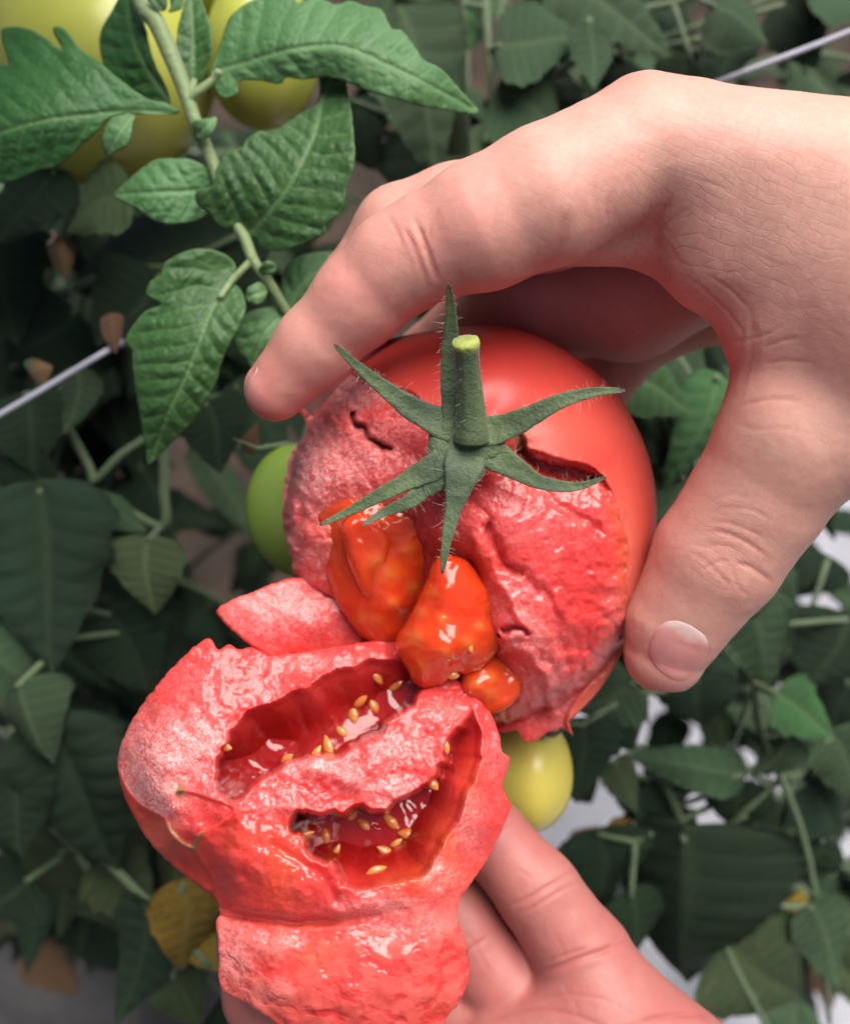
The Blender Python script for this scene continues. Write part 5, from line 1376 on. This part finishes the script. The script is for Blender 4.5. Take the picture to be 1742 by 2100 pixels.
# -- lower right plant over the film
g, p = ground_under(1640, 1600, -34)
pe = Plant('tomato plant with pale stems over the white film at the lower right', g, p + [0, 0, .10])
pe.key([((1530, 1225), (1605, 1425), 110, -12.5, G, 1, .3), ((1590, 1425), (1718, 1500), 110, -12, Li, 2, .4), ((1740, 1260), (1672, 1425), 160, -14, Dk, 0), ((1560, 1180), (1640, 1260), 90, -12.5, G, 3), ((1620, 1500), (1560, 1600), 80, -13, G, 4)],
       [(1525, 1180, -13), (1545, 1400, -13), (1560, 1500, -13.4), (1640, 1700, -14), (1680, 1900, -15), (1700, 2100, -17)])
pe.key([((1300, 1395), (1180, 1475), 130, -11, G, 0), ((1430, 1385), (1425, 1500), 130, -12, Dk, 3), ((1195, 1470), (1200, 1650), 130, -10.5, Dk, 2), ((1280, 1440), (1330, 1530), 120, -12, Dk, 5)])
pe.key([((1535, 1590), (1290, 1560), 80, -13, G, 1, .3), ((1520, 1600), (1500, 1720), 110, -14, Dk, 3), ((1340, 1590), (1400, 1700), 120, -14.5, Dk, 2), ((1430, 1720), (1330, 1700), 100, -14.5, Dk, 0), ((1250, 1560), (1310, 1660), 70, -13, Sp, 4)],
       [(1310, 1530, -14), (1360, 1600, -14), (1400, 1700, -14), (1440, 1860, -14.5)])
pe.key([((1400, 1700), (1425, 2080), 300, -12.5, Dk, 5, -.8), ((1290, 1830), (1330, 1990), 110, -13, Dk, 1), ((1220, 1700), (1260, 1850), 150, -13.5, Dk, 0), ((1300, 1680), (1270, 1800), 90, -14.5, Ye, 4)])
pe.key([((1490, 1930), (1640, 2090), 210, -14, Sp, 3, -.3), ((1600, 1960), (1640, 1830), 110, -15, Ye, 1), ((1660, 1850), (1720, 2010), 100, -14, G, 4), ((1700, 1500), (1780, 1640), 120, -14, G, 0), ((1640, 1600), (1740, 1700), 120, -15, Dk, 2)],
       [(1495, 1690, -14), (1470, 1800, -14), (1480, 1920, -14), (1540, 2050, -14), (1600, 2150, -15)])

# deeper foliage that fills the dark between them
plants = [pa, pb, pc, pd, pe]
def fill(plant, n, xr, yr, zr, mats, size=(.04, .066), avoid=None):
    for _ in range(n):
        for _t in range(40):
            px, py = random.uniform(*xr), random.uniform(*yr)
            if avoid is None or not avoid(px, py): break
        z = random.uniform(*zr); tip = Wp(px, py, z)
        if tip[2] < .05: tip[2] = .05
        out = np.array([random.uniform(-1, 1), random.uniform(-1, .4), random.uniform(-.5, .2)])
        plant.frond(tip, out, random.uniform(*size), mats, random.choice([3, 5, 5, 7]))
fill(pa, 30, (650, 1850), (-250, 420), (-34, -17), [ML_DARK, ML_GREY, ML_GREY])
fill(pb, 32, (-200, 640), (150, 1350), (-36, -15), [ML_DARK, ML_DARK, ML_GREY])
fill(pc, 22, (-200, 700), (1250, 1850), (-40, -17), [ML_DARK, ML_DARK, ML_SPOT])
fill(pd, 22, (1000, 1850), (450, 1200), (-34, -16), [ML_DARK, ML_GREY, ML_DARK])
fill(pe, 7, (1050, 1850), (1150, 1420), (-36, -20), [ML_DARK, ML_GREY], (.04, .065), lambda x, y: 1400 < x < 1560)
# unseen fronds added above the frame to shade the left background
for q in range(4):
    tip = Wp(random.uniform(-700, -50), random.uniform(-1300, -600), random.uniform(-4, 4))
    pb.frond(tip, np.array([random.uniform(-.6, .8), random.uniform(-.8, .3), random.uniform(-.3, .2)]), random.uniform(.06, .085), [ML_DARK, ML_GREY, ML_FRONT], 5, True)
fill(pe, 5, (1500, 1850), (1500, 2100), (-34, -20), [ML_DARK, ML_GREY, ML_SPOT], (.04, .06))

# ================================================================== film, twine, litter
m = M('plastic_film')
m.set(Base_Color=m.mix(m.noise(8, 4), (0.22, 0.22, 0.25), (0.32, 0.32, 0.36)), Roughness=0.42, Specular_IOR_Level=.5, Normal=m.bump(m.noise(60, 4, .6), .004, .5)); MAT_FILM = m.m
m = M('plastic_film_dark')
m.set(Base_Color=m.mix(m.noise(14, 5), (0.014, 0.012, 0.012), (0.035, 0.031, 0.032)), Roughness=0.5, Normal=m.bump(m.noise(60, 4, .6), .004, .5)); MAT_FILM2 = m.m  # same film in a far darker grey
def film(x0, x1, y0, y1, mat, label, seed_, ang=.9):
    nx_, ny2 = 110, 130
    X, Y = np.meshgrid(np.linspace(x0, x1, nx_), np.linspace(y0, y1, ny2), indexing='ij')
    P = np.stack([X.ravel(), Y.ravel()], 1)
    e = 0.03 * n2(P, .12, 3, seed_)
    P2 = P.copy(); P2[:, 0] += e * (np.abs(P[:, 0] - (x0 + x1) / 2) / ((x1 - x0) / 2)) ** 4
    q = P[:, 0] * math.sin(ang) - P[:, 1] * math.cos(ang)
    Zr = 0.045 + 0.012 * n2(P, .1, 3, seed_ + 1) + 0.010 * np.abs(np.sin(q / .011 + 2.0 * n2(P, .15, 2, seed_ + 2))) * sstep(-.1, .5, n2(P, .18, 2, seed_ + 3)) + 0.03 * np.exp(-((P[:, 0] - (x0 + x1) / 2) / .12) ** 2)
    i, j = np.meshgrid(np.arange(nx_ - 1), np.arange(ny2 - 1), indexing='ij'); i = i.ravel(); j = j.ravel()
    Q = np.stack([i * ny2 + j, (i + 1) * ny2 + j, (i + 1) * ny2 + j + 1, i * ny2 + j + 1], 1)
    o = part('mulch_film', np.column_stack([P2, Zr]), Q, mat, None, world_co=True)
    tag(o, label, 'plastic sheet')
film(.06, .62, -.1, .78, MAT_FILM, 'white plastic mulch film on the ground behind the lower right leaves', 201)
film(-.5, -.04, -.1, .42, MAT_FILM2, 'dull grey plastic mulch film on the ground at the bottom left', 205, .6)

m = M('twine')
m.set(Base_Color=m.mix(m.noise(300, 3), (0.28, 0.28, 0.34), (0.40, 0.39, 0.46)), Roughness=.5, Normal=m.bump(m.noise(900, 2), .0002)); MAT_TW = m.m
for cp, lab in (([(-300, 1020, -7.2), (0, 850, -7.4), (115, 782, -7.5), (225, 716, -7.8), (248, 703, -10), (275, 690, -13.5), (330, 665, -19)], 'pale lilac-grey support twine slanting across the shaded leaves at the left edge'),
                ([(1150, 320, -16), (1300, 240, -12), (1500, 158, -8.8), (1733, 68, -8.6), (2000, -40, -8.6)], 'pale lilac-grey support twine rising to the right above the knuckles')):
    C = crom(cp, 12)
    tv, tf = tube(V(C[:, 0], C[:, 1], C[:, 2]), .085, 10)
    tag(part('twine', tv, tf, MAT_TW), lab, 'twine', 'support twines')

# dried leaves caught in the plants and lying about
pe.key([((1180, 1560), (1240, 1640), 90, -16, Dk, 1), ((1260, 1640), (1330, 1600), 70, -15.5, Sp, 4), ((1570, 1330), (1520, 1450), 60, -13.5, G, 4), ((1600, 1640), (1560, 1800), 60, -15, G, 4), ((1690, 1720), (1620, 1850), 80, -15.5, Dk, 1), ((1200, 1820), (1240, 1930), 80, -15, Dk, 2)])
pe.key([((1700, 1140), (1640, 1240), 120, -15, Dk, 5), ((1740, 1400), (1690, 1520), 90, -15, Dk, 3), ((1460, 1460), (1500, 1560), 60, -15, Sp, 1)])
dry = [((62, 770), (95, 745), 34, -8.3, 'small tan dried leaf scrap above the left end of the twine'), ((225, 640), (236, 715), 40, -7.6, 'withered curled leaf hanging where the twine meets the leaves'), ((120, 480), (140, 560), 34, -9.0, 'thin brown withered tendril leaf in the shade at the left'),
       ((1420, 2000), (1560, 1900), 90, -30, 'brown dead leaf on the ground at the lower right'), ((1680, 1950), (1740, 2080), 90, -28, 'brown dead leaf at the right edge near the bottom corner'), ((1500, 1640), (1560, 1700), 60, -26, 'crumpled brown leaf beside the pale stems'),
       ((60, 1930), (180, 2010), 110, -34, 'brown dead leaf on dark soil at the bottom left'), ((1180, 1760), (1230, 1700), 70, -20, 'dry brown leaf behind the little finger of the lower hand'), ((1350, 1900), (1440, 1960), 80, -34, 'tan dead leaf on the soil below the large dark leaf'), ((1560, 1780), (1650, 1740), 70, -32, 'orange-brown fallen leaf behind the pale stems at the right'), ((505, 930), (530, 870), 30, -8.2, 'dry brown scrap beside the dark green tomato')]
for (bx, by), (tx, ty), w, z, lab in dry:
    k = random.choice([1, 3, 5]); lp = math.hypot(tx - bx, ty - by)
    b, t = Wp(bx, by, z), Wp(tx, ty, z + .3)
    base = np.array(b)
    o = put_leaf(None, ML_DRY, k, b, t, -FWD * .6 + WUP * .5 + rng.normal(0, .3, 3), w / lp / .36, 'dry_leaf')
    tag(o, lab, 'dry leaf')
